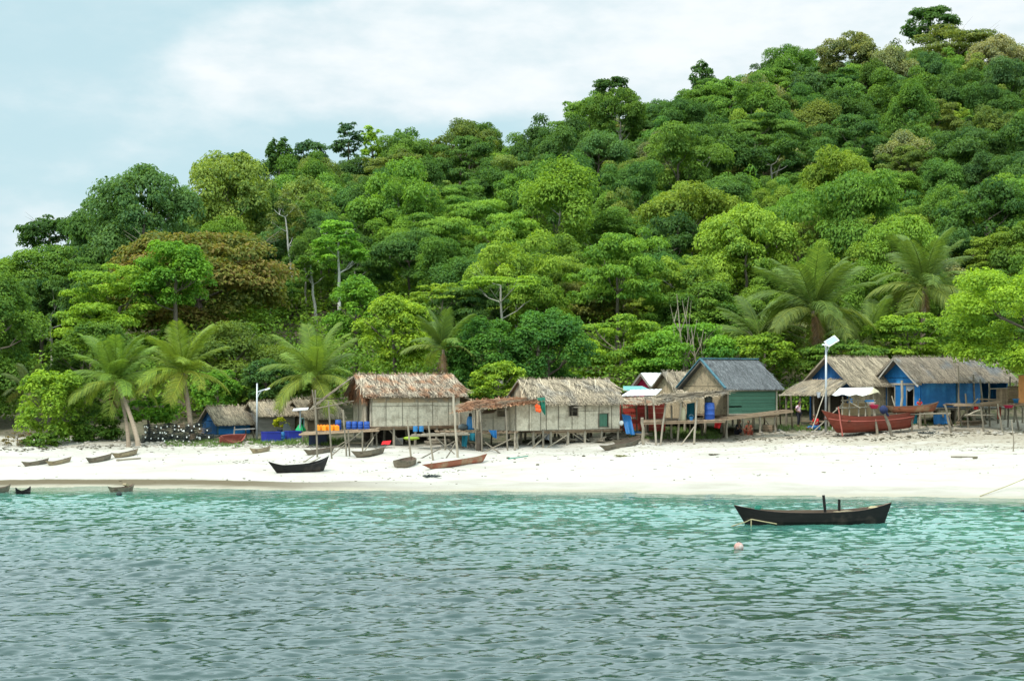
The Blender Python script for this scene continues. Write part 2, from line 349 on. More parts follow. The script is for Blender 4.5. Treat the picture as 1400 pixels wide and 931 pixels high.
def mesh_np(name, V, Fq, tone):
    me = bpy.data.meshes.new(name); nv, nf = len(V), len(Fq)
    me.vertices.add(nv); me.vertices.foreach_set('co', np.asarray(V, np.float32).ravel())
    me.loops.add(nf * 4); me.loops.foreach_set('vertex_index', np.asarray(Fq, np.int32).ravel())
    me.polygons.add(nf); me.polygons.foreach_set('loop_start', np.arange(0, nf * 4, 4, dtype=np.int32))
    me.update(calc_edges=True)
    a = me.attributes.new('tone', 'FLOAT', 'FACE'); a.data.foreach_set('value', np.asarray(tone, np.float32))
    return me
def structure(o): o['kind'] = 'structure'; return o
def stuff(o, label, cat): o['kind'] = 'stuff'; o['label'] = label; o['category'] = cat; return o

# ------------------------------------------------------------------ ground and sea
def grid_mesh(name, xs, ys, zf, smooth=True):
    X, Y = np.meshgrid(xs, ys); Z = zf(X, Y); nx, ny = len(xs), len(ys)
    V = np.stack([X, Y, Z], -1).reshape(-1, 3)
    i = np.arange(ny - 1)[:, None] * nx + np.arange(nx - 1)[None, :]
    Fq = np.stack([i, i + 1, i + nx + 1, i + nx], -1).reshape(-1, 4)
    me = mesh_np(name, V, Fq, np.full(len(Fq), .5)); me.polygons.foreach_set('use_smooth', [smooth] * len(Fq)); return me
xs = np.concatenate([[-4000, -2000, -900, -500, -350, -260, -200], np.arange(-170, -60, 6.), np.arange(-60, 60, .8), np.arange(60, 170, 5.), [180, 220, 300, 420, 600, 1000, 2000, 4000]])
ys = np.concatenate([[-3000, -1500, -600, -250, -100, -30, 10, 40], np.arange(52, 112, .4), np.arange(112, 350, 4.), [360, 400, 460, 540, 700, 1200, 2500, 6000]])
m, n, l = newmat('sand')
out = N(n, 'ShaderNodeOutputMaterial'); b = N(n, 'ShaderNodeBsdfPrincipled'); b.inputs['Roughness'].default_value = .9; b.inputs['Specular IOR Level'].default_value = .15
tc = N(n, 'ShaderNodeTexCoord'); sp = N(n, 'ShaderNodeSeparateXYZ'); l.new(tc.outputs['Object'], sp.inputs[0])
M_ = lambda op, a, b=None, c=None, clamp=False: MATH(n, l, op, a, b, c, clamp)
def tnoise(scale, detail=6, stretch=None):
    q = N(n, 'ShaderNodeTexNoise'); q.inputs['Scale'].default_value = scale; q.inputs['Detail'].default_value = detail; q.inputs['Roughness'].default_value = .65
    if stretch:
        mp = N(n, 'ShaderNodeMapping'); mp.inputs['Scale'].default_value = stretch; l.new(tc.outputs['Object'], mp.inputs[0]); l.new(mp.outputs[0], q.inputs['Vector'])
    else: l.new(tc.outputs['Object'], q.inputs['Vector'])
    return q.outputs['Fac']
def sstep(x, a, b):
    r = N(n, 'ShaderNodeMapRange', interpolation_type='SMOOTHSTEP'); r.inputs['From Min'].default_value = a; r.inputs['From Max'].default_value = b; l.new(x, r.inputs['Value']); return r.outputs[0]
def cmix(f, a, b):
    q = N(n, 'ShaderNodeMix', data_type='RGBA')
    for k, x in (('A', a), ('B', b)):
        if isinstance(x, tuple): q.inputs[k].default_value = (*x, 1)
        else: l.new(x, q.inputs[k])
    if isinstance(f, float): q.inputs['Factor'].default_value = f
    else: l.new(f, q.inputs['Factor'])
    return q.outputs['Result']
fine = tnoise(3.0, 8); mid = tnoise(.55, 6, (.45, 1, 1)); big = tnoise(.12, 4)
c = cmix(sstep(mid, .35, .7), (0.455, 0.43, 0.38), (0.36, 0.335, 0.285))
# old tide wrack, trodden soil and leaf litter on the upper beach
zz = M_('ADD', sp.outputs['Z'], M_('MULTIPLY', M_('SUBTRACT', mid, .5), 1.1))
c = cmix(M_('MULTIPLY', sstep(zz, 1.05, 1.75), .8), c, (0.33, 0.285, 0.215))
c = cmix(M_('MULTIPLY', M_('MULTIPLY', sstep(zz, .85, 1.6), sstep(fine, .53, .64)), .85), c, (0.135, 0.10, 0.062))
c = cmix(M_('MULTIPLY', sstep(fine, .64, .74), .55), c, (0.25, 0.20, 0.135))
# wet sand along the waterline; on the left its dark paints the scarp's shade
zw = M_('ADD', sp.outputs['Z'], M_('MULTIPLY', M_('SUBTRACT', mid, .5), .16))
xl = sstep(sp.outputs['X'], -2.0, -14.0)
wet_shade = M_('MULTIPLY', M_('SUBTRACT', 1.0, sstep(zw, .22, .28)), M_('MULTIPLY_ADD', xl, .80, .20))
c = cmix(wet_shade, c, (0.115, 0.092, 0.055))
c = cmix(M_('SUBTRACT', 1.0, sstep(zw, .0, .10)), c, (0.33, 0.30, 0.23))
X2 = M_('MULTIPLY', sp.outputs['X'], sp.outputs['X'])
edge = M_('ADD', M_('MULTIPLY_ADD', sp.outputs['X'], .07, 86.4), M_('MULTIPLY', M_('MINIMUM', X2, 900.0), .0093))      # soil begins under and behind the huts, edge drawn forward to paint under-floor shade
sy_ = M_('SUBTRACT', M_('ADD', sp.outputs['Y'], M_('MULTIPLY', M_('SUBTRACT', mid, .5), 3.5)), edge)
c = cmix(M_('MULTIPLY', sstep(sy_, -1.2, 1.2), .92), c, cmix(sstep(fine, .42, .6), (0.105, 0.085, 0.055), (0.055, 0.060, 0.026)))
l.new(c, b.inputs['Base Color'])
bp = N(n, 'ShaderNodeBump'); bp.inputs['Strength'].default_value = .6; bp.inputs['Distance'].default_value = .12
l.new(fine, bp.inputs['Height']); l.new(bp.outputs[0], b.inputs['Normal']); l.new(b.outputs[0], out.inputs['Surface'])
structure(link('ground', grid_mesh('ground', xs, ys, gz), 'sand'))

rng = np.random.default_rng(11)
_wv = []
for k in range(90):
    lam = 0.20 * (18.0 ** rng.random() ** 1.25); th = rng.normal(-0.15, .40); kk = 2 * math.pi / lam
    amp = 0.0072 * lam ** 0.97 * (1.0 if lam < .7 else .62 if lam < 1.2 else .34)
    _wv.append((kk * math.sin(th), kk * math.cos(th), amp, rng.random() * 6.28))
def seaz(X, Y):
    Z = np.zeros_like(X)
    gust = .95 + .22 * np.sin(X * .13 + Y * .21) * np.sin(X * .07 - Y * .11 + 1) + .13 * np.sin(X * .31 + Y * .43)
    for kx, ky, a, ph in _wv:
        p = kx * X + ky * Y + ph + .5 * np.sin(.23 * X + ph * 3)
        Z += a * (np.sin(p) + .28 * np.sin(2 * p + .6))
    fade = np.clip((78 - Y) / 4, 0, 1) * np.clip((Y - 8) / 8, 0, 1) * np.clip((48 - np.abs(X)) / 10, 0, 1)
    sh = np.clip((shore(X) - Y) / 9, .22, 1)
    return Z * gust * fade * sh
wys = [-5000, -2500, -1000, -400, -150, -50, -10, 0, 6, 12, 15]
y = 17.0
while y < 80: wys.append(y); y += .05 + .0020 * (y - 17)
wys += [84, 90, 100, 130, 200, 400, 1000, 3000, 9000]
wxs = np.concatenate([[-9000, -3000, -1000, -400, -150, -80, -55, -45, -38, -33], np.arange(-28, 28, .062), [33, 38, 45, 55, 80, 150, 400, 1000, 3000, 9000]])
m, n, l = newmat('sea_water')
out = N(n, 'ShaderNodeOutputMaterial'); b = N(n, 'ShaderNodeBsdfPrincipled')
tc = N(n, 'ShaderNodeTexCoord'); sp = N(n, 'ShaderNodeSeparateXYZ'); l.new(tc.outputs['Object'], sp.inputs[0])
X_, Y_ = sp.outputs['X'], sp.outputs['Y']
sh_ = M_('ADD', M_('MULTIPLY_ADD', X_, -.137, 67.4), M_('MULTIPLY', M_('MULTIPLY', X_, X_), -.0016))
off = M_('SUBTRACT', sh_, Y_)                                   # metres out from the waterline: the water deepens
patch = tnoise(.10, 4, (.6, 1, 1)); off = M_('ADD', off, M_('MULTIPLY', M_('SUBTRACT', patch, .5), 16.0))
off2 = M_('SUBTRACT', off, M_('MULTIPLY', M_('MAXIMUM', X_, -2.0), .55))    # the sandbank reaches further out on the right
c = cmix(sstep(off2, 4.0, 20.0), (0.046, 0.155, 0.122), (0.022, 0.085, 0.066))
c = cmix(sstep(off2, 12.0, 34.0), c, (0.011, 0.036, 0.030))
weedp = M_('MULTIPLY', sstep(tnoise(.22, 5, (.5, 1, 1)), .56, .66), M_('MULTIPLY', sstep(off, 2.0, 7.0), sstep(X_, 2.0, 14.0)))
c = cmix(M_('MULTIPLY', weedp, .6), c, (0.035, 0.12, 0.075))
c = cmix(M_('SUBTRACT', 1.0, sstep(off, .3, 3.2)), c, (0.22, 0.285, 0.22))
l.new(c, b.inputs['Base Color']); b.inputs['Roughness'].default_value = .06; b.inputs['IOR'].default_value = 1.46; b.inputs['Specular IOR Level'].default_value = .5
h1 = tnoise(2.4, 4, (.45, 1.3, 1)); h2 = tnoise(7.5, 3, (.5, 1.25, 1))
hh = M_('ADD', M_('MULTIPLY', h1, 1.0), M_('MULTIPLY', h2, .12))
bp = N(n, 'ShaderNodeBump'); bp.inputs['Strength'].default_value = 1.0; bp.inputs['Distance'].default_value = .015
l.new(hh, bp.inputs['Height']); l.new(bp.outputs[0], b.inputs['Normal']); l.new(b.outputs[0], out.inputs['Surface'])
structure(link('sea', grid_mesh('sea', wxs, np.array(wys), seaz), 'sea_water'))

# ------------------------------------------------------------------ trees
def crown_mesh(name, seed, rx, ry, rz, leaf, cover=1.25, clump=.34, flat=.72, zmin=-.45, core=.45, wide=.55, shell=(.62, .92), up=.55, nc=None, lobes=0.0):
    """leaf clumps spread through the crown's volume, centre of the crown at the origin"""
    r = np.random.default_rng(seed)
    nc = nc or int(3.6 / clump ** 2 * (1 - zmin) / 1.5)
    C = []
    while len(C) < nc:
        d = r.normal(size=3); d /= np.linalg.norm(d)
        if d[2] < zmin: continue
        C.append(d * r.uniform(*shell) * (1 + lobes * math.sin(3 * math.atan2(d[1], d[0]) + seed)))
    V, T = [], []; Rm = (rx * ry * rz) ** (1 / 3)
    for c in C:
        cr = clump * r.uniform(.55, 1.4); tone = r.normal(.5, .16)
        nl = int(cover * 4 * math.pi * (cr * Rm) ** 2 * .8 / (leaf * leaf * wide * .5) * .5)
        d = r.normal(size=(nl, 3)); d /= np.linalg.norm(d, axis=1)[:, None]
        d[:, 2] = np.where(d[:, 2] < -.3, -d[:, 2], d[:, 2])
        p = c + d * (cr * r.uniform(.60, 1.12, nl)[:, None]) * np.array([1, 1, flat])
        keep = np.linalg.norm(p, axis=1) > core; p, d = p[keep], d[keep]; k = len(p)
        if not k: continue
        P = p * np.array([rx, ry, rz])
        nn = d * .8 + np.array([0, 0, up]) + r.normal(size=(k, 3)) * .36; nn /= np.linalg.norm(nn, axis=1)[:, None]
        a = np.cross(nn, r.normal(size=(k, 3))); a /= np.linalg.norm(a, axis=1)[:, None]; bb = np.cross(nn, a)
        s = leaf * r.uniform(.6, 1.3, k)[:, None]
        tip = nn * s * -.18
        V.append(np.stack([P - a * s * .5 + tip, P + bb * s * wide * .5, P + a * s * .5 + tip, P - bb * s * wide * .5], 1))
        T.append(np.clip(tone + r.normal(size=k) * .20 + .10 * d[:, 2], 0, 1))
    V = np.concatenate(V); T = np.concatenate(T)
    return mesh_np(name, V.reshape(-1, 3), np.arange(len(V) * 4).reshape(-1, 4), T)
def trunk_mb(h, r, crown_r, nlimb=5, lean=(0, 0), top=.35, rs=None, seg=7):
    """tapered trunk from z=0 to h with limbs reaching into the crown"""
    rs = rs or random
    mb = MB(); P, Rr = [], []
    for i in range(seg):
        t = i / (seg - 1); P.append(Vector((lean[0] * t + rs.uniform(-.12, .12) * r * 4 * (t > 0), lean[1] * t + rs.uniform(-.12, .12) * r * 4 * (t > 0), h * t)))
        Rr.append(r * (1.35 if i == 0 else 1 - .55 * t))
    P[0].z -= .8
    mb.tube(P, Rr, 8)
    for k in range(nlimb):
        a = 2 * math.pi * (k + rs.random() * .6) / nlimb; i = rs.choice([seg - 3, seg - 2, seg - 1]); q = P[i]
        L = crown_r * rs.uniform(.55, .85)
        e = q + Vector((math.cos(a) * L, math.sin(a) * L, L * rs.uniform(.35, .8))); md = q.lerp(e, .5) + Vector((0, 0, -L * .08))
        mb.tube([q, md, e], [Rr[i] * .48, Rr[i] * .3, Rr[i] * .1], 6)
        for j in range(2):
            b_ = a + rs.uniform(-.9, .9); e2 = md + Vector((math.cos(b_) * L * .55, math.sin(b_) * L * .55, L * rs.uniform(.3, .6)))
            mb.tube([md, md.lerp(e2, .5) + Vector((0, 0, .06 * L)), e2], [Rr[i] * .26, Rr[i] * .16, Rr[i] * .05], 5)
    return mb

# forest prototypes: height about 10, crown radius about 4.6; every kind a different habit
PROTO = []
for i, kw in enumerate([dict(rx=4.7, ry=4.7, rz=3.9, clump=.30, flat=.75), dict(rx=4.8, ry=4.4, rz=3.5, clump=.25, flat=.8, lobes=.15), dict(rx=4.3, ry=4.7, rz=4.6, clump=.28, flat=.7, lobes=.22, shell=(.5, 1.0)),
                        dict(rx=5.4, ry=5.1, rz=2.7, clump=.27, flat=.5, shell=(.5, .98)), dict(rx=3.9, ry=4.2, rz=5.0, clump=.32, flat=.85, lobes=.2, shell=(.5, 1.0)),
                        dict(rx=5.0, ry=4.7, rz=3.7, clump=.20, flat=.75, lobes=.12, shell=(.55, 1.0)), dict(rx=4.6, ry=4.6, rz=4.0, clump=.36, flat=.6, lobes=.25, shell=(.45, 1.0)),
                        dict(rx=5.2, ry=4.6, rz=3.3, clump=.23, flat=.55, lobes=.2, shell=(.5, 1.02))]):
    cm_ = crown_mesh('forest_crown', 100 + i, leaf=.32, cover=1.2, zmin=-.55 if i % 2 else -.7, **kw)
    rs = random.Random(50 + i)
    tm = trunk_mb(6.4, .24, 4.2, 6, (rs.uniform(-.4, .4), rs.uniform(-.4, .4)), rs=rs).mesh('forest_trunk')
    PROTO.append((tm, cm_, 6.2))
sparse_crown = crown_mesh('sparse_crown', 140, 4.6, 4.6, 4.6, leaf=.5, cover=.45, clump=.22, flat=.7, shell=(.5, 1.0), nc=34)
PROTO.append((trunk_mb(6.2, .26, 4.6, 8, rs=random.Random(5)).mesh('forest_trunk'), sparse_crown, 6.6))

PAL = [('mid green', (0.088, 0.182, 0.036), 32), ('dark green', (0.060, 0.136, 0.036), 24), ('blue-green', (0.064, 0.142, 0.050), 7), ('olive green', (0.120, 0.182, 0.046), 12),
       ('bright green', (0.112, 0.222, 0.036), 19), ('yellow-green', (0.140, 0.232, 0.038), 5), ('grey-green', (0.150, 0.185, 0.095), 3), ('brownish green', (0.135, 0.160, 0.062), 1)]
PN = [p[0] for p in PAL for _ in range(p[2])]; PC = {p[0]: p[1] for p in PAL}
def put_tree(name, loc, sxy, sz, proto, col, label, cat, group, bark='bark', rz=None, trunk_scale=1.0):
    tm, cmesh, cz = proto
    t = thing(name, loc, label, cat, group, rz=random.random() * 6.28 if rz is None else rz)
    tr = link('trunk', tm, bark, t); tr.scale = (sxy * trunk_scale, sxy * trunk_scale, sz)
    cr = link('crown', cmesh, 'leaf', t); cr.location = (0, 0, cz * sz); cr.scale = (sxy, sxy, sz); cr.color = (*col, 1)
    return t
# landmarks the hill trees stand behind, for the labels
LM = [(-200, 'the left beach end'), (110, 'the bushy shore tree'), (235, 'the twin-trunked palm'), (345, 'the small huts'), (470, 'the slim lamp pole'),
      (590, 'the rusty-thatched house'), (700, 'the mango trees'), (800, 'the orange floats'), (900, 'the crimson gabled hut'),
      (1020, 'the green-walled stilt house'), (1125, 'the tall solar lamp'), (1205, 'the beached red boat'), (1270, 'the bright blue hut'), (1380, 'the feathery lime tree')]
PTS = []
def hill_label(cn, px, py, kind):
    lm = min(LM, key=lambda q: abs(q[0] - px))[1]
    R, H = None, None
    ry = np.interp(px, _RP[:, 0], _RP[:, 1]); f = (py - ry) / max(430 - ry, 1)
    zone = 'on the skyline' if f < .10 else 'high on the hill' if f < .36 else 'halfway up the hill' if f < .66 else 'low on the hill'
    return f'{cn} {kind} {zone} above {lm}'
SHP = ['round-crowned tree', 'dome-crowned tree', 'tall-crowned tree', 'flat-topped tree', 'tall lumpy tree', 'dense tree', 'broken-crowned tree', 'spreading tree', 'thin-leaved tree']
cand = []
r2 = random.Random(21)
def try_tree(x, y, mind):
    for (a, b_, q) in PTS:
        if (a - x) ** 2 + (b_ - y) ** 2 < (mind + q) ** 2 * .25: return False
    return True
HILL = {}
tries = 0
while tries < 70000 and len(PTS) < 1300:
    tries += 1
    y = r2.uniform(112, 312); x = r2.uniform(-95, 130)
    px = 700 + F * x / y
    if px < -45 or px > 1445: continue
    R, H = ridge(x)
    if y > R + 3: continue
    if y < 128 and 90 < px < 425: continue
    if y < 133 and 385 < px < 600: continue
    sp_ = np.interp(y, [112, 180, 300], [4.9, 5.8, 6.6]) * r2.choice([.65, .75, .85, .95, 1.05, 1.2])
    if not try_tree(x, y, sp_): continue
    PTS.append((x, y, sp_))
PTS.sort(key=lambda p: -p[2] / p[1])
def pick(x, y):
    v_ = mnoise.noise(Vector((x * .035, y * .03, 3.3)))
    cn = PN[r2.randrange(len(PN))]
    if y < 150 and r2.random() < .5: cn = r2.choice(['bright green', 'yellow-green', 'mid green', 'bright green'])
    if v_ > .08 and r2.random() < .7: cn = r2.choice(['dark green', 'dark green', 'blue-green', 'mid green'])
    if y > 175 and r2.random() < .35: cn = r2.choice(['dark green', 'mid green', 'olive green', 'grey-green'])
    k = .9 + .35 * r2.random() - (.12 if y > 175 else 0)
    return cn, tuple(q * k * r2.uniform(.95, 1.05) for q in PC[cn])
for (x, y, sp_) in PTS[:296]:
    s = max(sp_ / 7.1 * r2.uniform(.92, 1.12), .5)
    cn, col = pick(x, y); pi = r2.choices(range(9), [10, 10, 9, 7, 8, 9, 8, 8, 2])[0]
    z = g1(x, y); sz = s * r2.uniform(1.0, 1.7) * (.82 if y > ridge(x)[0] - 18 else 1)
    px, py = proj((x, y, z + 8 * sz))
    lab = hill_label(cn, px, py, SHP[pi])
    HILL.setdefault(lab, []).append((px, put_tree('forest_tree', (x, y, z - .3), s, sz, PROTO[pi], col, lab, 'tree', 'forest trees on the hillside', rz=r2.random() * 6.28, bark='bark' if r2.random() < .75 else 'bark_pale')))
FARV, FARC, FART = [], [], []
far_kinds = [crown_mesh('far', 300 + k, 4.8, 4.5, 3.6 + .5 * (k % 3), leaf=.50, cover=1.05, clump=.22 + .03 * k, flat=.7, zmin=-.65, lobes=.2, core=.5, shell=(.5, 1.0)) for k in range(4)]
far_np = []
for me in far_kinds:
    a = np.empty(len(me.vertices) * 3, np.float32); me.vertices.foreach_get('co', a); t_ = np.empty(len(me.polygons), np.float32); me.attributes['tone'].data.foreach_get('value', t_); far_np.append((a.reshape(-1, 3), t_)); bpy.data.meshes.remove(me)
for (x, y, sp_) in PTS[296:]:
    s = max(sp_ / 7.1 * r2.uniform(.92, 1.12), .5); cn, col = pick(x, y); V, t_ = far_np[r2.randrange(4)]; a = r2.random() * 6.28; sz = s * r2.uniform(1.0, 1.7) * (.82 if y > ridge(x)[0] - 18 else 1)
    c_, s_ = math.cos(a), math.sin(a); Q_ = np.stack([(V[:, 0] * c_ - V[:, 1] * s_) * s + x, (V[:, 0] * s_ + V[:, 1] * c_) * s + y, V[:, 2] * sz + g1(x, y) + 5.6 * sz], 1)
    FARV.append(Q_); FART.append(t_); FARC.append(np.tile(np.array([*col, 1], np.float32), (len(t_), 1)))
V = np.concatenate(FARV); me = mesh_np('forest', V, np.arange(len(V)).reshape(-1, 4), np.concatenate(FART))
ca = me.attributes.new('leafcol', 'FLOAT_COLOR', 'FACE'); ca.data.foreach_set('color', np.concatenate(FARC).ravel())
o = link('forest', me, 'leaf_mixed'); o['kind'] = 'stuff'; o['label'] = 'smaller forest trees massed between the larger crowns up the hillside'; o['category'] = 'forest'
print('TREES', len(PTS), len(V) // 4)
ORD = ['leftmost', 'second from left', 'third from left', 'fourth from left', 'fifth from left', 'sixth from left', 'seventh from left', 'eighth from left']
for lab, L_ in HILL.items():                      # trees that read alike are told apart by their order
    L_.sort(key=lambda q: q[0])
    for k, (px, t) in enumerate(L_):
        if len(L_) == 2: t['label'] = ('left-hand ', 'right-hand ')[k] + lab
        elif len(L_) > 2: t['label'] = lab + ', ' + (ORD[k] if k < len(L_) - 1 else 'rightmost')

# undergrowth that fills the gaps between the trunks
def leaf_cloud(name, P, Nn, leaf, tone, wide=.6, seed=1):
    r = np.random.default_rng(seed); k = len(P)
    a = np.cross(Nn, r.normal(size=(k, 3))); a /= np.linalg.norm(a, axis=1)[:, None]; bb = np.cross(Nn, a)
    s = (leaf * r.uniform(.6, 1.3, k))[:, None]
    V = np.stack([P - a * s * .5, P + bb * s * wide * .5, P + a * s * .5, P - bb * s * wide * .5], 1)
    return mesh_np(name, V.reshape(-1, 3), np.arange(k * 4).reshape(-1, 4), tone)
def undergrowth():
    r = np.random.default_rng(5); P, Nn, T, Lf = [], [], [], []
    n_c = 7000
    y = 101.5 + 205 * r.random(n_c * 2) ** 1.25; x = r.uniform(-95, 130, n_c * 2)
    px = 700 + F * x / y; R, H = ridge(x)
    ok = (px > -60) & (px < 1460) & (y < R + 6) ; x, y = x[ok][:n_c], y[ok][:n_c]; z = gz(x, y)
    for i in range(len(x)):
        cr = r.uniform(.9, 2.3) * (1 if y[i] > 112 else .8); k = int(46 * cr ** 1.6); lift = r.random() ** 2 * (2.6 if y[i] < 125 else 1.5) * (.15 if 380 < 700 + F * x[i] / y[i] < 475 and y[i] > 114 else 1)
        d = r.normal(size=(k, 3)); d /= np.linalg.norm(d, axis=1)[:, None]; d[:, 2] = np.abs(d[:, 2]) - .15
        P.append(np.array([x[i], y[i], z[i] + cr * .25 + lift]) + d * cr * r.uniform(.7, 1.05, k)[:, None])
        q = d * .8 + np.array([0, 0, .6]) + r.normal(size=(k, 3)) * .4; Nn.append(q / np.linalg.norm(q, axis=1)[:, None])
        T.append(np.clip(r.normal(.45, .15) + r.normal(size=k) * .15, 0, 1)); Lf.append(np.full(k, .30 + .0016 * (y[i] - 100)))
    P = np.concatenate(P); Nn = np.concatenate(Nn)
    o = link('undergrowth', leaf_cloud('undergrowth', P, Nn, np.concatenate(Lf), np.concatenate(T)), 'leaf'); o.color = (.125, .235, .034, 1)
    stuff(o, 'tangled green undergrowth covering the hillside between the trees', 'undergrowth')
undergrowth()

# trees picked out one by one: extent in the photo (x0, x1, top, bottom), distance, habit
LEAF_NEAR = .235
def near_tree(x0, x1, yt, yb, Y, col, label, name='tree', cat='tree', kind='round', base=None, mat='leaf', trunk=.22, bark='bark', group=None, lean=0.0, leaf=None, cover=None, seed=None, depth=.9):
    a, b_ = Wp(x0, yt, Y), Wp(x1, yb, Y)
    rx = (b_.x - a.x) / 2; rz = (a.z - b_.z) / 2; cx = (a.x + b_.x) / 2; cz = (a.z + b_.z) / 2
    bx = cx + lean; gzv = g1(bx, Y) if base is None else base
    t = thing(name, (bx, Y, gzv), label, cat, group)
    sd = seed or int(x0 * 7 + yt * 13 + 9000); rs = random.Random(sd)
    K = dict(round=dict(clump=.28, flat=.75, zmin=-.9), dense=dict(clump=.22, flat=.8, zmin=-.95, shell=(.72, .9), cover=1.35), feather=dict(clump=.22, flat=.5, zmin=-.95, shell=(.55, .97), cover=1.1, wide=.42, nc=120),
             layer=dict(clump=.26, flat=.45, zmin=-.8, shell=(.4, .97), cover=.95), bush=dict(clump=.27, flat=.8, zmin=-.9), umbrella=dict(clump=.22, flat=.35, zmin=.0, shell=(.75, .97), cover=.55, nc=34),
             sparse=dict(clump=.2, flat=.7, zmin=-.6, shell=(.5, 1.0), cover=.5, nc=30), airy=dict(clump=.19, flat=.7, zmin=-.7, shell=(.5, 1.0), cover=.8, nc=30))[kind].copy()
    if cover: K['cover'] = cover
    me = crown_mesh('crown', sd, rx / 1.03, max(rx * depth / 1.03, .6), rz / 1.03, leaf or LEAF_NEAR * (Y / 100), **K)
    cr = link('crown', me, mat, t); cr.location = (cx - bx, 0, cz - gzv); cr.color = (*col, 1)
    th = max(cz - gzv + rz * (.15 if kind != 'umbrella' else .3), .6)
    trunk_mb(th, trunk, rx, 6 if kind != 'bush' else 4, (cx - bx, 0), rs=rs).build('trunk', bark, t, world=False)
    return t
G = dict(mid=(.092, .185, .034), dark=(.050, .115, .034), blue=(.050, .115, .056), bright=(.150, .270, .034), lime=(.165, .275, .034), olive=(.145, .180, .052), vivid=(.108, .250, .034), rust=(.150, .180, .045))
# skyline trees
near_tree(298, 358, 204, 300, 187, G['dark'], 'dark dome-topped tree standing clear of the left skyline', kind='dense', leaf=.5)
near_tree(364, 400, 186, 245, 198, G['dark'], 'small ragged dark tree just right of the domed skyline tree', leaf=.5)
near_tree(398, 452, 192, 245, 200, G['blue'], 'broad dark blue-green tree on the skyline, second right of the domed tree', leaf=.5)
near_tree(452, 500, 163, 232, 208, G['blue'], 'dark tree leaning left over the step in the skyline', leaf=.5, kind='layer')
near_tree(490, 528, 172, 235, 206, G['bright'], 'bright yellow-green tree beside the dark leaning skyline tree', leaf=.5, kind='layer')
near_tree(163, 190, 250, 306, 165, G['olive'], 'thin see-through tree on the low left skyline', kind='airy', leaf=.4, trunk=.12, bark='bark_pale')
near_tree(186, 209, 253, 306, 167, G['olive'], 'slim see-through tree touching the thin one on the low left skyline', kind='airy', leaf=.4, trunk=.1, bark='bark_pale')
near_tree(25, 110, 292, 350, 168, G['dark'], 'wide dark tree crowning the far left end of the skyline', leaf=.45)
near_tree(130, 205, 282, 335, 170, G['blue'], 'dark spreading tree below the see-through skyline trees', leaf=.45)
near_tree(1233, 1312, 8, 62, 296, G['dark'], 'broad umbrella-shaped dark tree topping the summit', kind='dense', leaf=.55)
near_tree(940, 978, 82, 130, 272, G['dark'], 'small dark tree poking above the right-hand skyline slope', leaf=.5)
near_tree(812, 862, 104, 140, 262, G['dark'], 'olive rounded tree where the skyline steps up steeply', leaf=.5)
near_tree(940, 985, 118, 165, 250, (.19, .185, .13), 'pale grey leafless-looking tree high on the right slope', kind='sparse', leaf=.5, bark='bark_pale')
near_tree(1235, 1385, 38, 92, 285, (.115, .160, .048), 'very wide olive tree just below the summit', kind='layer', leaf=.55)
# middle slopes, left to right
near_tree(-90, 62, 362, 590, 99, G['mid'], 'big leafy mid-green tree filling the left edge behind the beach', kind='round', trunk=.3)
near_tree(-10, 125, 335, 450, 118, G['mid'], 'rounded green tree above the left shore bushes')
near_tree(140, 402, 303, 490, 121, G['rust'], 'huge broad tree flushed with rust-brown young leaves', kind='dense', mat='leaf_rust', trunk=.5, depth=.7, leaf=.36)
near_tree(82, 242, 360, 500, 112, G['bright'], 'fresh green tree in front of the rust-brown crown', kind='layer', trunk=.3, cover=1.15)
near_tree(186, 296, 326, 440, 111.5, G['vivid'], 'vivid green tree overlapping the middle of the rust-brown crown', kind='round', trunk=.25)
near_tree(240, 400, 438, 575, 106, (.085, .140, .030), 'shaded olive tree under the rust-brown crown', kind='round', trunk=.3)
near_tree(60, 190, 440, 575, 103, G['mid'], 'leafy green tree behind the double-trunked palm')
near_tree(424, 503, 299, 376, 128, G['vivid'], 'tall tree lifting a tiered green crown on a bare white trunk', kind='layer', trunk=.19, bark='bark_white', leaf=.28)
near_tree(402, 446, 340, 392, 131, G['mid'], 'slender tree with small crown beside the white-trunked tree', kind='layer', trunk=.16, bark='bark_white', lean=.6)
near_tree(358, 424, 258, 350, 138, (.12, .165, .055), 'tall thin-crowned tree with pale limbs behind the rust-brown one', kind='sparse', cover=.8, trunk=.14, bark='bark_white', lean=.8)
near_tree(438, 534, 380, 476, 113, G['vivid'], 'dense vivid green tree right of the frond tips of the coconut-bearing palm', kind='round')
near_tree(484, 594, 403, 515, 104, G['lime'], 'yellow-green tree above the left end of the rusty thatch', kind='round')
near_tree(560, 650, 385, 440, 112, G['lime'], 'flat yellowish tree with pale forking branches', kind='umbrella', cover=.8, bark='driftwood', trunk=.14)
near_tree(628, 742, 368, 432, 110, G['bright'], 'umbrella-shaped tree with white branches above the mango tree', kind='umbrella', cover=.8, bark='bark_pale', trunk=.15)
near_tree(606, 722, 430, 566, 97, (.062, .165, .034), 'dense dark green mango tree, left half of the pair', name='mango_tree', kind='dense', trunk=.28)
near_tree(682, 812, 422, 566, 98, (.055, .150, .034), 'dense dark green mango tree, taller right half of the pair', name='mango_tree', kind='dense', trunk=.3)
near_tree(640, 724, 496, 556, 91.5, G['lime'], 'small yellow-green tree in front of the dark mango trees', kind='bush', trunk=.12)
near_tree(735, 862, 384, 462, 119, G['olive'], 'olive green tree above and right of the mango trees')
near_tree(780, 920, 420, 540, 105, G['bright'], 'bright green tree behind the long stilt house', kind='layer', cover=1.2)
near_tree(860, 1020, 440, 540, 103, G['vivid'], 'low vivid green tree above the crimson gable', kind='bush')
near_tree(902, 1012, 383, 470, 114, G['mid'], 'mid-green tree behind the bare white dead tree')
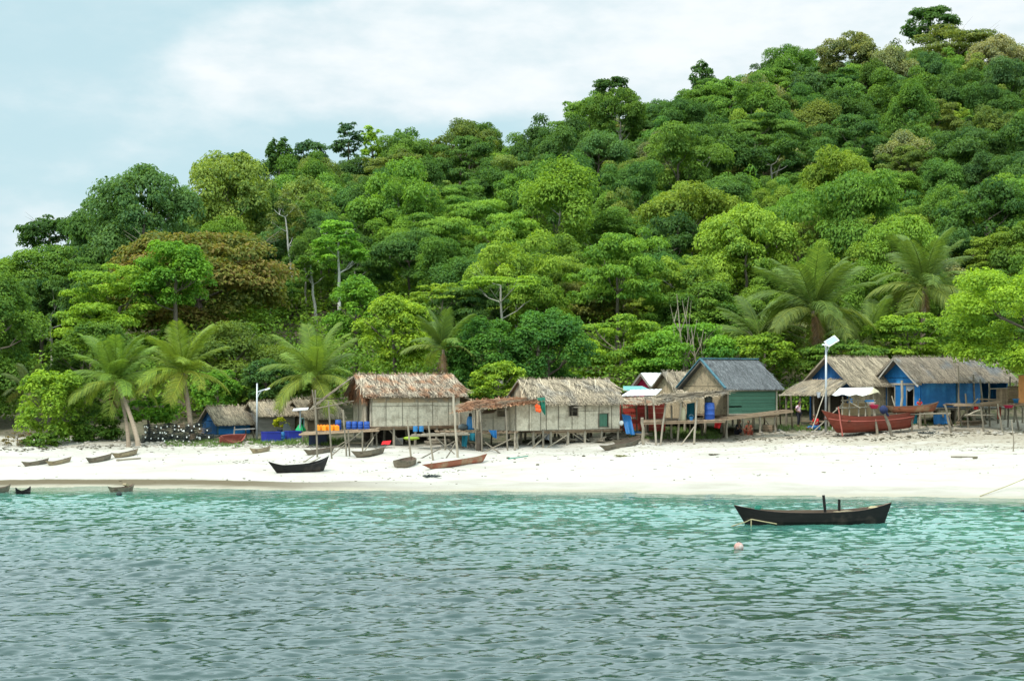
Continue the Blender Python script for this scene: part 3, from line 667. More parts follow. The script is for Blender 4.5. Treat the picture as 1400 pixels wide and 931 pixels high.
near_tree(948, 1064, 315, 425, 127, G['bright'], 'bright tree with thin white stems halfway up behind the green house', kind='layer', bark='bark_pale', trunk=.2)
near_tree(1000, 1092, 452, 512, 101, G['bright'], 'low bright shrubby tree between the green house and the blue gable', kind='bush', trunk=.14)
near_tree(1180, 1302, 424, 510, 103, G['bright'], 'leafy bright tree behind the blue hut ridge', kind='layer', cover=1.2, trunk=.15)
near_tree(1085, 1215, 465, 515, 102, G['mid'], 'low green thicket tree behind the tan thatched roof', kind='bush', trunk=.12)
near_tree(1292, 1530, 350, 532, 89.5, (.170, .305, .036), 'feathery lime-green tree overhanging the blue hut at the right edge', kind='dense', trunk=.26, cover=1.25, leaf=.21, base=2.1)
near_tree(1335, 1440, 252, 335, 150, G['lime'], 'yellow-green tree on the right edge below the dark slope', leaf=.36)
near_tree(262, 332, 500, 566, 99, G['vivid'], 'leafy green shrub tree behind the blue shed', kind='bush', trunk=.12)
near_tree(325, 405, 490, 552, 100, G['dark'], 'dark leafy tree behind the grey plank hut', kind='bush', trunk=.14)
near_tree(400, 480, 482, 556, 101, G['mid'], 'green shrub tree behind the left end of the rusty thatch', kind='bush', trunk=.14)
near_tree(22, 116, 497, 618, 88.5, G['bright'], 'bushy bright green shore tree reaching down to the sand', kind='bush', trunk=.18, leaf=.24)
near_tree(92, 165, 555, 618, 90, G['mid'], 'low green bush between the bright shore tree and the palm', name='bush', cat='bush', kind='bush', trunk=.08)
near_tree(160, 246, 543, 582, 91, G['vivid'], 'low broad-leaved shrub under the leaning palms', name='bush', cat='bush', kind='bush', trunk=.1, leaf=.34)
near_tree(0, 48, 588, 622, 86.5, (.115, .105, .06), 'dry brownish bush at the foot of the bright shore tree', name='bush', cat='bush', kind='sparse', trunk=.05)
near_tree(28, 85, 592, 622, 87, G['mid'], 'low green bush beside the dry brownish bush', name='bush', cat='bush', kind='bush', trunk=.05)

# bare dead tree
def dead_tree(px, py0, py1, Y, label):
    p = Wp(px, py1, Y); t = thing('dead_tree', (p.x, Y, g1(p.x, Y)), label, 'tree'); rs = random.Random(4)
    top = Wp(px, py0, Y); mb = MB(); q = Vector((p.x, Y, g1(p.x, Y) - .5)); h = top.z - q.z
    P = [q, q + Vector((.15, 0, h * .45)), q + Vector((-.1, 0, h * .7)), q + Vector((-.35, 0, h))]
    mb.tube(P, [.09, .07, .055, .02], 6); mb.build('trunk', 'driftwood', t)
    for k, (i, dx, dz) in enumerate([(1, .9, h * .35), (1, -.8, h * .3), (2, .6, h * .28), (2, -.7, h * .22), (1, .5, h * .5)]):
        b2 = MB(); b2.tube([P[i], P[i] + Vector((dx * .6, rs.uniform(-.3, .3), dz * .4)), P[i] + Vector((dx, rs.uniform(-.4, .4), dz))], [.042, .03, .012], 5)
        e = P[i] + Vector((dx * .6, 0, dz * .4)); b2.tube([e, e + Vector((-dx * .35, .1, dz * .5))], [.035, .012], 5)
        b2.build('branch', 'driftwood', t)
dead_tree(932, 402, 475, 101.5, 'bare white dead tree with forked branches among green shrubs')
dead_tree(952, 448, 480, 101.3, 'small bare dead sapling right of the larger dead tree')

# ------------------------------------------------------------------ palms
def frond_mesh(name, seed, e0, droop, n=50, gap=.0):
    """unit-length feather frond growing along +X from the origin"""
    rs = random.Random(seed); mb = MB(); pts = []; p = Vector((0, 0, 0)); S = 16
    for i in range(S + 1):
        t = i / S; e = e0 - droop * t ** 1.25; pts.append(p.copy()); p = p + Vector((math.cos(e), 0, math.sin(e))) / S
    mb.tube(pts, [.013 * (1 - .8 * i / S) for i in range(S + 1)], 5, tone=.95)
    for sd in (-1, 1):
        for k in range(n):
            if rs.random() < gap: continue
            t = .10 + .89 * (k + rs.random() * .4) / n; f = t * S; i = min(int(f), S - 1); q = pts[i].lerp(pts[i + 1], f - i); d = (pts[i + 1] - pts[i]).normalized()
            L = .27 * math.sin(math.pi * (.12 + .80 * t)) ** .8 * rs.uniform(.85, 1.1); upv = Vector((-d.z, 0, d.x))
            side = (Vector((0, sd, 0)) * .75 + d * .55 + upv * .12).normalized(); w = d * .0085
            m1 = q + side * L * .5 - Vector((0, 0, L * .10)); m2 = q + side * L * .88 - Vector((0, 0, L * rs.uniform(.32, .62)))
            tn = rs.uniform(.2, .8)
            mb.add([q - w * .6, q + w * .6, m1 + w, m1 - w, m2 + w * .25, m2 - w * .25], [(0, 1, 2, 3), (3, 2, 4, 5)], tn)
    return mb.mesh(name)
FR = [[frond_mesh('frond', 1, 0, 0.75), frond_mesh('frond', 11, 0, 0.95, 48, .12)], [frond_mesh('frond', 2, 0, 1.15), frond_mesh('frond', 12, 0, 1.4, 46, .16)], [frond_mesh('frond', 3, 0, 1.6), frond_mesh('frond', 13, 0, 1.9, 42, .25)]]
FRD = [frond_mesh('frond', 9, 0, 1.9, 22)]
def palm(cpx, cpy, bpx, Y, L, nf, col, label, lean_y=0.0, young=.0, trunk_r=.14, dead=2, nuts=5, seed=1, extra=None, bpy_=None):
    rs = random.Random(seed); c = Wp(cpx, cpy, Y); b0 = Wp(bpx, 600, Y)
    base = GP(bpx, bpy_) if bpy_ else Vector((b0.x, Y, g1(b0.x, Y)))
    t = thing('coconut_palm', base, label, 'palm tree')
    def trunk_to(b_, c_, r):
        mb = MB(); P = []; R_ = []; S = 12
        for i in range(S + 1):
            s = i / S; q = Vector(b_).lerp(Vector(c_), s); q.x += (c_[0] - b_[0]) * .25 * (s * s - s); P.append(q); R_.append(r * (1.5 if i == 0 else 1.05 - .35 * s + .05 * (i % 2)))
        P[0].z -= .4; mb.tube(P, R_, 9); mb.build('trunk', 'palm_bark', t)
    trunk_to(base, c, trunk_r)
    if extra:
        for (ex, ey, tx, ty) in extra: trunk_to(GP(ex, ey), Wp(tx, ty, Y), trunk_r * .9)
    for k in range(nf):
        az = k * 2.39996 + rs.uniform(-.2, .2); f = k / nf
        el = 1.42 - 1.62 * f ** 1.05 + rs.uniform(-.1, .1) + young
        me = (FR[0] if el > .75 else FR[1] if el > .05 else FR[2])[rs.random() < .45]
        o = link('frond', me, 'palm_leaf', t); o.location = c - base; s = L * rs.uniform(.88, 1.08)
        o.rotation_euler = (rs.uniform(-.5, .5), -el, az + rs.uniform(-.25, .25)); o.scale = (s, s, s)
        k_ = rs.uniform(.85, 1.15) * (1.15 if f > .6 else 1); o.color = (col[0] * k_ * (1.2 if f > .7 else 1), col[1] * k_, col[2] * k_, 1)
    for k in range(dead):
        o = link('dead_frond', FRD[0], 'dead_frond', t); o.location = c - base - Vector((0, 0, .15)); o.rotation_euler = (rs.uniform(-.3, .3), 1.0 + rs.uniform(-.2, .2), rs.uniform(3.6, 5.8)); s = L * .6; o.scale = (s, s, s)
    for k in range(nuts):
        a = rs.uniform(3.3, 6.1); mb = MB(); mb.ball(c + Vector((math.cos(a) * .26, math.sin(a) * .26, -.15 - rs.random() * .25)), (.11, .11, .14), 8, 6); mb.build('coconut', 'coconut', t, smooth=True)
    return t
PG = (.105, .190, .034)
palm(158, 522, 190, 89.5, 3.5, 26, PG, 'bushy yellow-green palm on twin leaning trunks by the low shrub', seed=3, extra=[(176, 611, 166, 545)], bpy_=611, nuts=4)
palm(250, 510, 263, 90.5, 3.6, 24, (.130, .205, .032), 'tall yellow-green palm with one straight trunk before the stacked traps', seed=4, trunk_r=.17, bpy_=604, nuts=6, dead=1)
palm(431, 516, 433, 92.5, 3.7, 24, (.110, .185, .034), 'palm hung with coconuts and dry brown skirts beside the rusty-thatched house', seed=5, nuts=7, dead=6)
palm(606, 478, 613, 96, 3.1, 15, (.085, .150, .034), 'slim grey-green palm rising behind the rusty-thatched house', seed=6, young=.25, nuts=0, dead=2, trunk_r=.13)
palm(1112, 425, 1122, 104, 5.1, 28, (.085, .145, .034), 'largest palm, dense dull green, behind the tan thatched roof', seed=7, trunk_r=.24, dead=4, nuts=4)
palm(1264, 392, 1260, 107, 4.8, 24, (.088, .150, .034), 'tall palm with arching fronds above the bright blue hut', seed=8, trunk_r=.22, dead=3, nuts=5)
palm(1040, 470, 1040, 106, 4.8, 22, (.085, .145, .034), 'shaded palm left of the largest palm', seed=9, nuts=0, dead=2)
palm(1188, 465, 1190, 106.5, 4.2, 18, (.095, .160, .034), 'low palm between the two tall right-hand palms', seed=10, nuts=0, dead=2)
palm(40, 535, 42, 94, 2.2, 12, (.06, .09, .03), 'small shaded palm at the edge of the left thicket', seed=12, nuts=0, dead=2, trunk_r=.1)

# === VILLAGE
# ------------------------------------------------------------------ stilt houses
def wall_cells(L, z0, z1, ops):
    xs_ = sorted({0, L} | {o[0] for o in ops} | {o[1] for o in ops}); zs_ = sorted({z0, z1} | {o[2] for o in ops} | {o[3] for o in ops})
    for i in range(len(xs_) - 1):
        for j in range(len(zs_) - 1):
            a, b_, c_, d_ = xs_[i], xs_[i + 1], zs_[j], zs_[j + 1]
            if any(a >= o[0] - 1e-6 and b_ <= o[1] + 1e-6 and c_ >= o[2] - 1e-6 and d_ <= o[3] + 1e-6 for o in ops): continue
            yield a, b_, c_, d_
def panel(mb, o, ux, L, z0, z1, ops=(), style='mat', th=.05, plank=.2):
    """a wall standing along ux from o, made of mats or planks, with openings (x0, x1, z0, z1)"""
    o = Vector(o); ux = Vector(ux).normalized(); ny = Vector((-ux.y, ux.x, 0)); R = Matrix((ux, ny, Vector((0, 0, 1)))).transposed()
    for a, b_, c_, d_ in wall_cells(L, z0, z1, ops):
        if style == 'h':
            k0 = int(math.floor((c_ - z0) / plank + 1e-6)); z = c_
            while z < d_ - 1e-4:
                z2 = min(z0 + (k0 + 1) * plank, d_)
                if z2 - z > .012: mb.box(o + ux * (a + b_) / 2 + Vector((0, 0, (z + z2) / 2)) + ny * random.uniform(-.006, .006), (b_ - a, th, z2 - z - .012), R)
                z = z2; k0 += 1
        else:
            w = plank if style == 'v' else .92; x = a
            while x < b_ - 1e-4:
                x2 = min(x + w * (random.uniform(.9, 1.1) if style == 'v' else random.uniform(.75, 1.15)), b_)
                if b_ - x2 < w * .2: x2 = b_
                mb.box(o + ux * (x + x2) / 2 + Vector((0, 0, (c_ + d_) / 2)) + ny * random.uniform(-.006, .006), (x2 - x - .01, th, d_ - c_), R)
                x = x2
def battens(mb, o, ux, L, z0, z1, every=.95, horiz=(.62,), r=.018, ops=()):
    o = Vector(o); ux = Vector(ux).normalized(); nrm = Vector((ux.y, -ux.x, 0)) * .045; x = 0
    while x <= L + .01:
        if not any(q[0] < x < q[1] and q[2] < z0 + .05 for q in ops): mb.beam(o + ux * x + nrm + Vector((0, 0, z0)), o + ux * x + nrm + Vector((0, 0, z1)), r * 1.6, r * 1.6, tone=random.uniform(0, .5))
        x += every * random.uniform(.85, 1.12)
    for h in horiz:
        z = z0 + (z1 - z0) * h; x = 0
        while x < L - .2:
            x2 = min(L, x + random.uniform(.8, 1.9))
            if random.random() < .6: mb.beam(o + ux * x + nrm * 1.15 + Vector((0, 0, z)), o + ux * x2 + nrm * 1.15 + Vector((0, 0, z + random.uniform(-.03, .03))), r, r, tone=random.uniform(0, .4))
            x = x2
def thatch(mb, A, B, C, D, n, ln=.75, w=.07, th=.09, skew=.15, hang=.16, lift=.05):
    """one roof slope: ridge A-B, eave C-D; a thick slab under overlapping leaf strips"""
    A, B, C, D = map(Vector, (A, B, C, D)); nr = (B - A).cross(C - A).normalized()
    if nr.z < 0: nr = -nr
    mb.prism([A, B, D, C], -nr * th, tone=.35)
    n = int(n * 1.6); w = w * .62; ln = ln * 1.15; LA = (B - A).length; al = (B - A).normalized(); bundles = [(random.random(), random.random(), random.gauss(0, skew * 1.3), min(1, max(0, random.gauss(.5, .30)))) for _ in range(max(6, int(n / 16)))]
    for k in range(n):
        if k % 5 < 3:
            bu, bv, bs, bt = bundles[k % len(bundles)]; q = random.gauss(0, .45); u_ = bu + (q * bs + random.gauss(0, .10)) / max(LA, .5); v_ = bv + q / max((C - A).length, .5)
            if not (0 <= u_ <= 1 and 0 <= v_ <= 1): u_, v_ = random.random(), random.random()
        else: u_, v_, bs, bt = random.random(), random.random() ** .85, random.gauss(0, skew), random.gauss(.5, .25)
        if random.random() < .16: v_ = random.uniform(.90, 1.0)
        p = A.lerp(B, u_).lerp(C.lerp(D, u_), v_); d = (C.lerp(D, u_) - A.lerp(B, u_)); SL = d.length; d = d / SL
        d = (d + al * (bs + random.gauss(0, .06))).normalized(); sd = d.cross(nr).normalized()
        L_ = ln * random.uniform(.5, 1.15); rest = SL * (1 - v_)
        L_ = min(L_, rest + random.uniform(.02, hang)); ww = w * random.uniform(.5, 1.3)
        a = p + nr * random.uniform(.005, .03); b_ = a + d * L_ + nr * random.uniform(0, lift)
        if L_ > rest: b_ = b_ - Vector((0, 0, (L_ - rest) * .5))
        t = min(1, max(0, bt + random.gauss(0, .16)))
        mb.quad(a - sd * ww * .5, a + sd * ww * .5, b_ + sd * ww * .35, b_ - sd * ww * .35, t)
    for k in range(int((B - A).length * 16)):      # ragged ends along the ridge
        u_ = random.random(); p = A.lerp(B, u_); q = p + Vector((random.gauss(0, .10), random.gauss(0, .10), random.uniform(.02, .16)))
        mb.quad(p - (B - A).normalized() * .03, p + (B - A).normalized() * .03, q + (B - A).normalized() * .012, q - (B - A).normalized() * .012, random.random())
class House:
    def __init__(s, name, label, cx, Y, fpy, ang, L, W, wh, rh, group='stilt houses along the beach', cat='house'):
        c = Wp(cx, fpy, Y); s.a = RAD(ang); s.L, s.W, s.wh, s.rh = L, W, wh, rh
        s.ux = Vector((math.cos(s.a), math.sin(s.a), 0)); s.uy = Vector((-math.sin(s.a), math.cos(s.a), 0)); s.o = c
        s.root = thing(name, (c.x, c.y, g1(c.x, c.y)), label, cat, group, rz=s.a); s.fz = c.z
    def p(s, x, y, z): return s.o + s.ux * x + s.uy * y + Vector((0, 0, z))
    def stilts(s, nx=4, ny=3, r=.075, mat='pole_wood', brace=2):
        for i in range(nx):
            for j in range(ny):
                q = s.p(s.L * i / (nx - 1) * .98 + .02, s.W * j / (ny - 1) * .96 + .04, -.05); mb = MB()
                g_ = g1(q.x, q.y); mb.pole(Vector((q.x + random.uniform(-.05, .05), q.y, g_ - .25)), q, r * random.uniform(.85, 1.2), r * .9, 7, 4, .02); mb.build('stilt', mat, s.root)
        for k in range(brace):
            x = random.uniform(.1, .75) * s.L; q = s.p(x, .1, -.1); e = s.p(x + random.choice([-1, 1]) * 1.0, .2, 0); mb = MB(); mb.pole(q, Vector((e.x, e.y, g1(e.x, e.y) + .1)), .04, .035, 6, 3, .02); mb.build('brace', mat, s.root)
    def floor(s, mat='plank_brown', over=.12):
        mb = MB(); n_ = int((s.L + 2 * over) / .22)
        for k in range(n_):
            x = -over + (s.L + 2 * over) * (k + .5) / n_; mb.beam(s.p(x, -over, -.06), s.p(x, s.W + over, -.06), (s.L + 2 * over) / n_ * .94, .06)
        for y in (.05, s.W / 2, s.W - .05): mb.beam(s.p(-over, y, -.16), s.p(s.L + over, y, -.16), .09, .11)
        mb.build('floor', mat, s.root)
    def roof(s, mat, over=.45, gov=.4, n=900, ln=.75, w=.07, skew=.15, hang=.18, gov_r=None, back_over=None, nb=None, lift=.05, bow=.0):
        sl = (s.rh - s.wh) / (s.W / 2); gr = gov if gov_r is None else gov_r; bo = over if back_over is None else back_over
        R0, R1 = s.p(-gov, s.W / 2, s.rh + .05), s.p(s.L + gr, s.W / 2, s.rh + .05)
        E0, E1 = s.p(-gov, -over, s.wh - over * sl + .05), s.p(s.L + gr, -over, s.wh - over * sl + .05)
        B0, B1 = s.p(-gov, s.W + bo, s.wh - bo * sl + .05), s.p(s.L + gr, s.W + bo, s.wh - bo * sl + .05)
        mb = MB(); thatch(mb, R0, R1, E0, E1, n, ln, w, skew=skew, hang=hang, lift=lift); thatch(mb, R0, R1, B0, B1, nb or n // 2, ln, w, skew=skew, hang=hang, lift=lift)
        s.rf = mb.build('roof', mat, s.root)
        mb = MB()
        for E in (E0, B0): mb.pole(R0 + Vector((0, 0, -.14)), E + Vector((0, 0, -.12)), .035, .03, 6, 3, .01)
        mb.pole(E0 + Vector((0, 0, -.12)) + s.ux * .05 + s.uy * .1, E1 + Vector((0, 0, -.12)) + s.uy * .1, .03, .03, 6, 5, .01)
        k = 0
        while k < s.L: mb.pole(s.p(k, -over + .05, s.wh - over * sl - .1), s.p(k, .3, s.wh + .3 * sl - .1), .022, .022, 5, 2, .0); k += .8
        mb.build('rafter', 'pole_wood', s.root); s.R0, s.R1, s.E0, s.E1, s.B0, s.B1 = R0, R1, E0, E1, B0, B1
    def gable(s, mat, style='v', x=0.0, plank=.22, zlo=None):
        mb = MB(); W, wh, rh = s.W, s.wh, s.rh - .06; zlo = wh if zlo is None else zlo; n_ = max(2, int(W / plank)) if style == 'v' else 1
        def h(y): return wh + (rh - wh) * (1 - abs(2 * y / W - 1))
        if style == 'v':
            for k in range(n_):
                y0, y1 = W * k / n_ + .004, W * (k + 1) / n_ - .004; pts = [(y0, zlo), (y1, zlo), (y1, h(y1))]
                if y0 < W / 2 < y1: pts.append((W / 2, rh))
                pts.append((y0, h(y0))); mb.prism([s.p(x, y, z) for y, z in pts], s.ux * .05)
        else:
            z = zlo
            while z < rh - .02:
                z2 = min(z + plank, rh); yy = lambda q: max(0, (q - wh) / (rh - wh)) * W / 2
                a, b_ = yy(z), yy(z2 - .01); mb.prism([s.p(x, a, z), s.p(x, W - a, z), s.p(x, W - b_, z2 - .01), s.p(x, b_, z2 - .01)], s.ux * .05); z = z2
        return mb.build('gable', mat, s.root)
    def walls(s, front='bamboo_mat', left=None, style='mat', lstyle=None, fops=(), lops=(), plank=.2, bat=True, z0=0.0, lplank=None, back=None):
        left = left or front; lstyle = lstyle or style
        mb = MB(); panel(mb, s.p(.03, 0, 0), s.ux, s.L - .03, z0, s.wh - .03, fops, style, plank=plank); mb.build('front_wall', front, s.root)
        mb = MB(); panel(mb, s.p(0, s.W, 0), -s.uy, s.W - .03, z0, s.wh - .03, lops, lstyle, plank=lplank or plank); mb.build('side_wall', left, s.root)
        mb = MB(); panel(mb, s.p(s.L, .03, 0), s.uy, s.W - .03, z0, s.wh - .03, (), style, plank=plank); mb.build('side_wall', left, s.root)
        mb = MB(); panel(mb, s.p(s.L - .03, s.W, 0), -s.ux, s.L - .06, z0, s.wh - .03, (), style, plank=plank); mb.build('back_wall', back or front, s.root)
        if bat:
            mb = MB(); battens(mb, s.p(0, 0, 0), s.ux, s.L, z0 + .02, s.wh - .04, ops=fops); battens(mb, s.p(0, s.W, 0), -s.uy, s.W, z0 + .02, s.wh - .04, ops=lops); mb.build('battens', 'pole_wood', s.root)
    def frame(s, op, side='front', name='window', mat='pole_wood', depth=.08, shutter=None):
        """the frame round an opening; a shutter board propped open or hung shut if asked"""
        x0, x1, z0, z1 = op; q = (lambda x, z, d: s.p(x + .03, -d, z)) if side == 'front' else (lambda x, z, d: s.p(-d, s.W - x, z))
        f = MB()
        for a, b_ in (((x0, z0), (x0, z1)), ((x1, z0), (x1, z1)), ((x0 - .04, z1), (x1 + .04, z1)), ((x0 - .04, z0), (x1 + .04, z0))):
            f.beam(q(a[0], a[1], .04), q(b_[0], b_[1], .04), .05, .05)
        w = f.build(name, mat, s.root)
        if shutter: 
            m_, ang = shutter; h = MB(); hh = (z1 - z0)
            a, b_ = q(x0 + .03, z1, .07), q(x1 - .03, z1, .07); dn = Vector((0, 0, -hh * math.cos(ang))) + (q(x0, z1, 1) - q(x0, z1, 0)) * hh * math.sin(ang)
            h.prism([a, b_, b_ + dn, a + dn], (q(x0, z1, 1) - q(x0, z1, 0)).normalized() * .03); h.build('shutter', m_, w)
        return w
def tubes(parent, name, mat, segs, r=.04, n=6):
    for a, b_ in segs: mb = MB(); mb.pole(a, b_, r, r * .85, n, 4, .02); mb.build(name, mat, parent)

# A: blue shed, B and C: small plank huts on the left
H = House('small_hut', 'low blue-walled hut with brown thatch behind the stacked traps', 297, 93.0, 594, 40, 2.4, 2.1, .88, 1.75, 'small huts at the left end')
H.stilts(3, 2, .06, brace=0); H.floor('plank_grey', .2); H.walls('paint_blue', 'paint_navy', 'h', 'v', bat=False, plank=.44); H.gable('paint_navy', 'v'); H.roof('thatch_tan', .25, .25, 900, .5, .05)
mb = MB(); mb.beam(H.p(.02, -.05, 0), H.p(.02, -.05, .86), .07, .07); mb.beam(H.p(0, -.06, .42), H.p(2.4, -.06, .42), .04, .03); mb.build('corner_post', 'paint_teal_trim', H.root)
H = House('small_hut', 'grey plank hut with a doorway in its gable behind the pole lamp', 353, 94.0, 595, 33, 2.6, 1.9, 1.5, 2.15, 'small huts at the left end')
lop = (1.15, 1.65, .05, .85)
H.stilts(3, 2, .06, brace=0); H.floor('plank_grey', .1); H.walls('plank_grey', 'plank_grey', 'h', 'h', plank=.27, bat=False, lops=[lop]); H.gable('plank_grey', 'h', plank=.2); H.roof('thatch_tan', .3, .3, 900, .5, .05)
H.frame(lop, 'left', 'door')
H = House('small_hut', 'brown mat hut with dark holes in its gable behind the blue tubs', 421, 94.5, 596, 37, 2.4, 2.9, 1.35, 2.35, 'small huts at the left end')
lo = [(1.15, 1.4, .55, 1.0), (2.05, 2.45, .05, 1.15)]
H.stilts(3, 2, .06, brace=0); H.floor('plank_grey', .1); H.walls('plank_brown', 'woven_tan', 'h', 'mat', plank=.3, bat=False, lops=lo); H.gable('woven_tan', 'v', plank=.45); H.roof('thatch_grey', .3, .35, 900, .5, .05)
H.frame(lo[0], 'left', 'window'); H.frame(lo[1], 'left', 'door', 'metal_teal')

# 1: rusty-thatched house on tall stilts
H1 = H = House('stilt_house', 'large bamboo-mat stilt house with rusty ragged thatch left of the mango trees', 508, 85.5, 583, 25, 5.7, 3.3, 1.98, 3.06)
dop = (2.5, 3.05, .05, 1.5)
H.stilts(5, 3, .085, 'pole_pale', brace=3); H.floor('plank_brown'); H.walls('bamboo_mat', 'bamboo_mat', lops=[dop]); H.gable('thatch_rust', 'v'); H.roof('thatch_mixed', .28, .55, 1700, .9, .085, .28, .20, gov_r=.3, lift=.12)
H.frame(dop, 'left', 'door')
mb = MB(); a, b_ = H.p(-.5, .1, 2.0), H.p(-.5, H.W - .1, 2.0)       # straw skirt hanging in the gable
for k in range(420):
    t = random.random(); y = H.W * t; top = H.wh + (H.rh - H.wh) * (1 - abs(2 * t - 1)) - .1; p = H.p(-.12 - random.random() * .3, y, random.uniform(1.75, max(1.8, top))); q = p + Vector((random.gauss(0, .05), 0, -random.uniform(.25, .6)))
    mb.quad(p - H.uy * .03, p + H.uy * .03, q + H.uy * .02, q - H.uy * .02)
mb.build('straw_skirt', 'thatch_rust', H.root)
mb = MB(); panel(mb, H.p(.05, -.035, 0), H.ux, 5.4, 1.42, 1.95, (), 'mat'); mb.build('upper_mat', 'bamboo_stain', H.root)
mb = MB(); panel(mb, H.p(H.L + .06, .5, 0), H.ux, 1.0, 0, 1.35); mb.build('annex_wall', 'bamboo_mat', H.root)
mb = MB(); thatch(mb, H.p(H.L + .05, .3, 1.9), H.p(H.L + .05, 2.6, 1.9), H.p(H.L + 1.3, .1, 1.42), H.p(H.L + 1.3, 2.6, 1.42), 260, .5, .07); mb.build('annex_roof', 'thatch_grey', H.root)
# dark lattice and clutter under its floor
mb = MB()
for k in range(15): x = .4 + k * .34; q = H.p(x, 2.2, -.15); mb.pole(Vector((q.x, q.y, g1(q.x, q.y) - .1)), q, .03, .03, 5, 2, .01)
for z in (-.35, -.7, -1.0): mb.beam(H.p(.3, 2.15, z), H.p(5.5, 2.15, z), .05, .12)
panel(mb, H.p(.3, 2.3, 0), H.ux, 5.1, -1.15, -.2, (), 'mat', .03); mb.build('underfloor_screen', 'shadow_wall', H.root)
# lean-to roof frame on its left
lt = thing('lean_to', GP(440, 612), 'open lean-to of bare poles with scraps of thatch left of the rusty-thatched house', 'lean-to')
A, B = Wp(482, 516, 86.2), Wp(486, 512, 88.8); C, D = Wp(424, 560, 85.5), Wp(430, 553, 88.5)
mb = MB(); thatch(mb, A.lerp(C, .1), B.lerp(D, .1), C.lerp(A, .30), D.lerp(B, .25), 330, .8, .07, th=.03, skew=.35, hang=.5); mb.build('thatch_scraps', 'thatch_mixed', lt)
tubes(lt, 'rafter', 'pole_wood', [(A, C), (B, D), (A.lerp(B, .5), C.lerp(D, .5)), (C, D), (A.lerp(C, .5), B.lerp(D, .5)), (C, Wp(484, 548, 86)), (Wp(428, 545, 87), Wp(470, 545, 87))], .035)
tubes(lt, 'post', 'pole_wood', [(GP(436, 606), Wp(427, 533, 86)), (GP(472, 604), Wp(468, 556, 88))], .05)
# 2: long house with orange floats
H2 = H = House('stilt_house', 'long bamboo-mat stilt house with straw thatch and floats hanging on its wall', 729, 85.3, 588, 27, 6.0, 3.4, 1.80, 2.98)
fo = [(2.4, 3.0, .80, 1.40), (4.45, 5.15, .12, .95)]
H.stilts(6, 3, .085, 'pole_pale', brace=5); H.floor('plank_brown'); H.walls('bamboo_mat', 'bamboo_mat', fops=fo); H.gable('thatch_tan', 'v'); H.roof('thatch_tan', .32, .15, 2100, .95, .085, .30, .24, gov_r=.25, lift=.12)
mb = MB(); panel(mb, Wp(705, 589, 84.5), H.ux, 1.72, 0, 1.62); panel(mb, Wp(705, 589, 84.6) + H.uy * 2.6, -H.uy, 2.55, 0, 1.5); mb.build('extension_wall', 'bamboo_mat', H.root)
mb = MB(); battens(mb, Wp(705, 589, 84.5), H.ux, 1.7, 0, 1.6, .8, ()); mb.build('extension_battens', 'pole_wood', H.root)
tubes(H.root, 'stilt', 'pole_wood', [(GP(708, 613) - Vector((0, 0, .2)), Wp(706, 589, 84.6)), (GP(743, 612) - Vector((0, 0, .2)), Wp(742, 587, 85))], .075)
H.frame(fo[0], 'front', 'window', shutter=('pole_pale', 1.45)); dr = H.frame(fo[1], 'front', 'door')
mb = MB(); panel(mb, H.p(4.48, .02, 0), H.ux, .64, .14, .93, (), 'v', .03, .32); mb.build('door_leaf', 'paint_green', dr)
# its annex with a low rusty roof
an = thing('annex_hut', GP(668, 612), 'low mat-walled annex under a flat rusty thatch left of the long house', 'hut')
A, B, C, D = Wp(640, 548, 87.5), Wp(735, 541, 87.0), Wp(622, 562, 83.9), Wp(738, 549, 84.0)
mb = MB(); thatch(mb, A, B, C, D, 1000, .9, .08, th=.07, skew=.6, hang=.3, lift=.12); mb.build('roof', 'thatch_rust', an)
mb = MB(); fo2 = [(1.0, 1.5, .82, 1.18)]; o_ = Wp(657, 588, 85.6); panel(mb, o_, Vector((1, -.12, 0)), 2.1, 0, 1.2, fo2); mb.build('front_wall', 'bamboo_mat', an)
mb = MB(); panel(mb, Wp(655, 588, 88), Vector((.02, -1, 0)), 2.4, 0, 1.2); panel(mb, Wp(628, 586, 88.2), Vector((1, 0, 0)), 1.3, 0, 1.2); mb.build('side_wall', 'bamboo_mat', an)
mb = MB(); battens(mb, o_, Vector((1, -.12, 0)), 2.1, 0, 1.2, .7); mb.build('battens', 'pole_wood', an)
mb = MB(); q = o_ + Vector((.25, -.1, 1.15)); mb.prism([q, q + Vector((.75, -.06, .08)), q + Vector((.55, -.55, -.12)), q + Vector((-.2, -.5, -.2))], (0, 0, .025)); mb.build('shutter', 'pole_pale', an)
mb = MB()
for k in range(16): x = 598 + 108 * k / 15; mb.beam(Wp(x, 590, 84.2), Wp(x - 2, 588.5, 87.8), .24, .05)
mb.beam(Wp(596, 592, 84.3), Wp(707, 591.5, 84.3), .08, .09); mb.build('floor', 'plank_brown', an)
tubes(an, 'post', 'pole_wood', [(GP(659, 618), Wp(657, 556, 84.0)), (GP(651, 616), Wp(650, 558, 84.2)), (GP(694, 616), Wp(691, 553, 84)), (GP(704, 615), Wp(704, 590, 84.3)), (GP(630, 612), Wp(628, 560, 87)), (GP(672, 606), Wp(672, 590, 87.5))], .055)
tubes(an, 'roof_post', 'pole_pale', [(Wp(647, 585, 84), Wp(646, 561, 84)), (Wp(657, 577, 83.8), Wp(656, 560, 83.8))], .05)
tubes(an, 'brace', 'pole_wood', [(GP(662, 618), Wp(703, 598, 84.2)), (GP(684, 620), Wp(660, 602, 84.2)), (GP(728, 613), Wp(742, 600, 85)), (GP(748, 612), Wp(775, 595, 86))], .04)
mb = MB(); p = GP(655, 617); mb.pole(p - Vector((0, 0, .2)), Wp(655, 591, p.y), .16, .15, 8, 4, .02); mb.build('thick_post', 'shadow_wall', an)

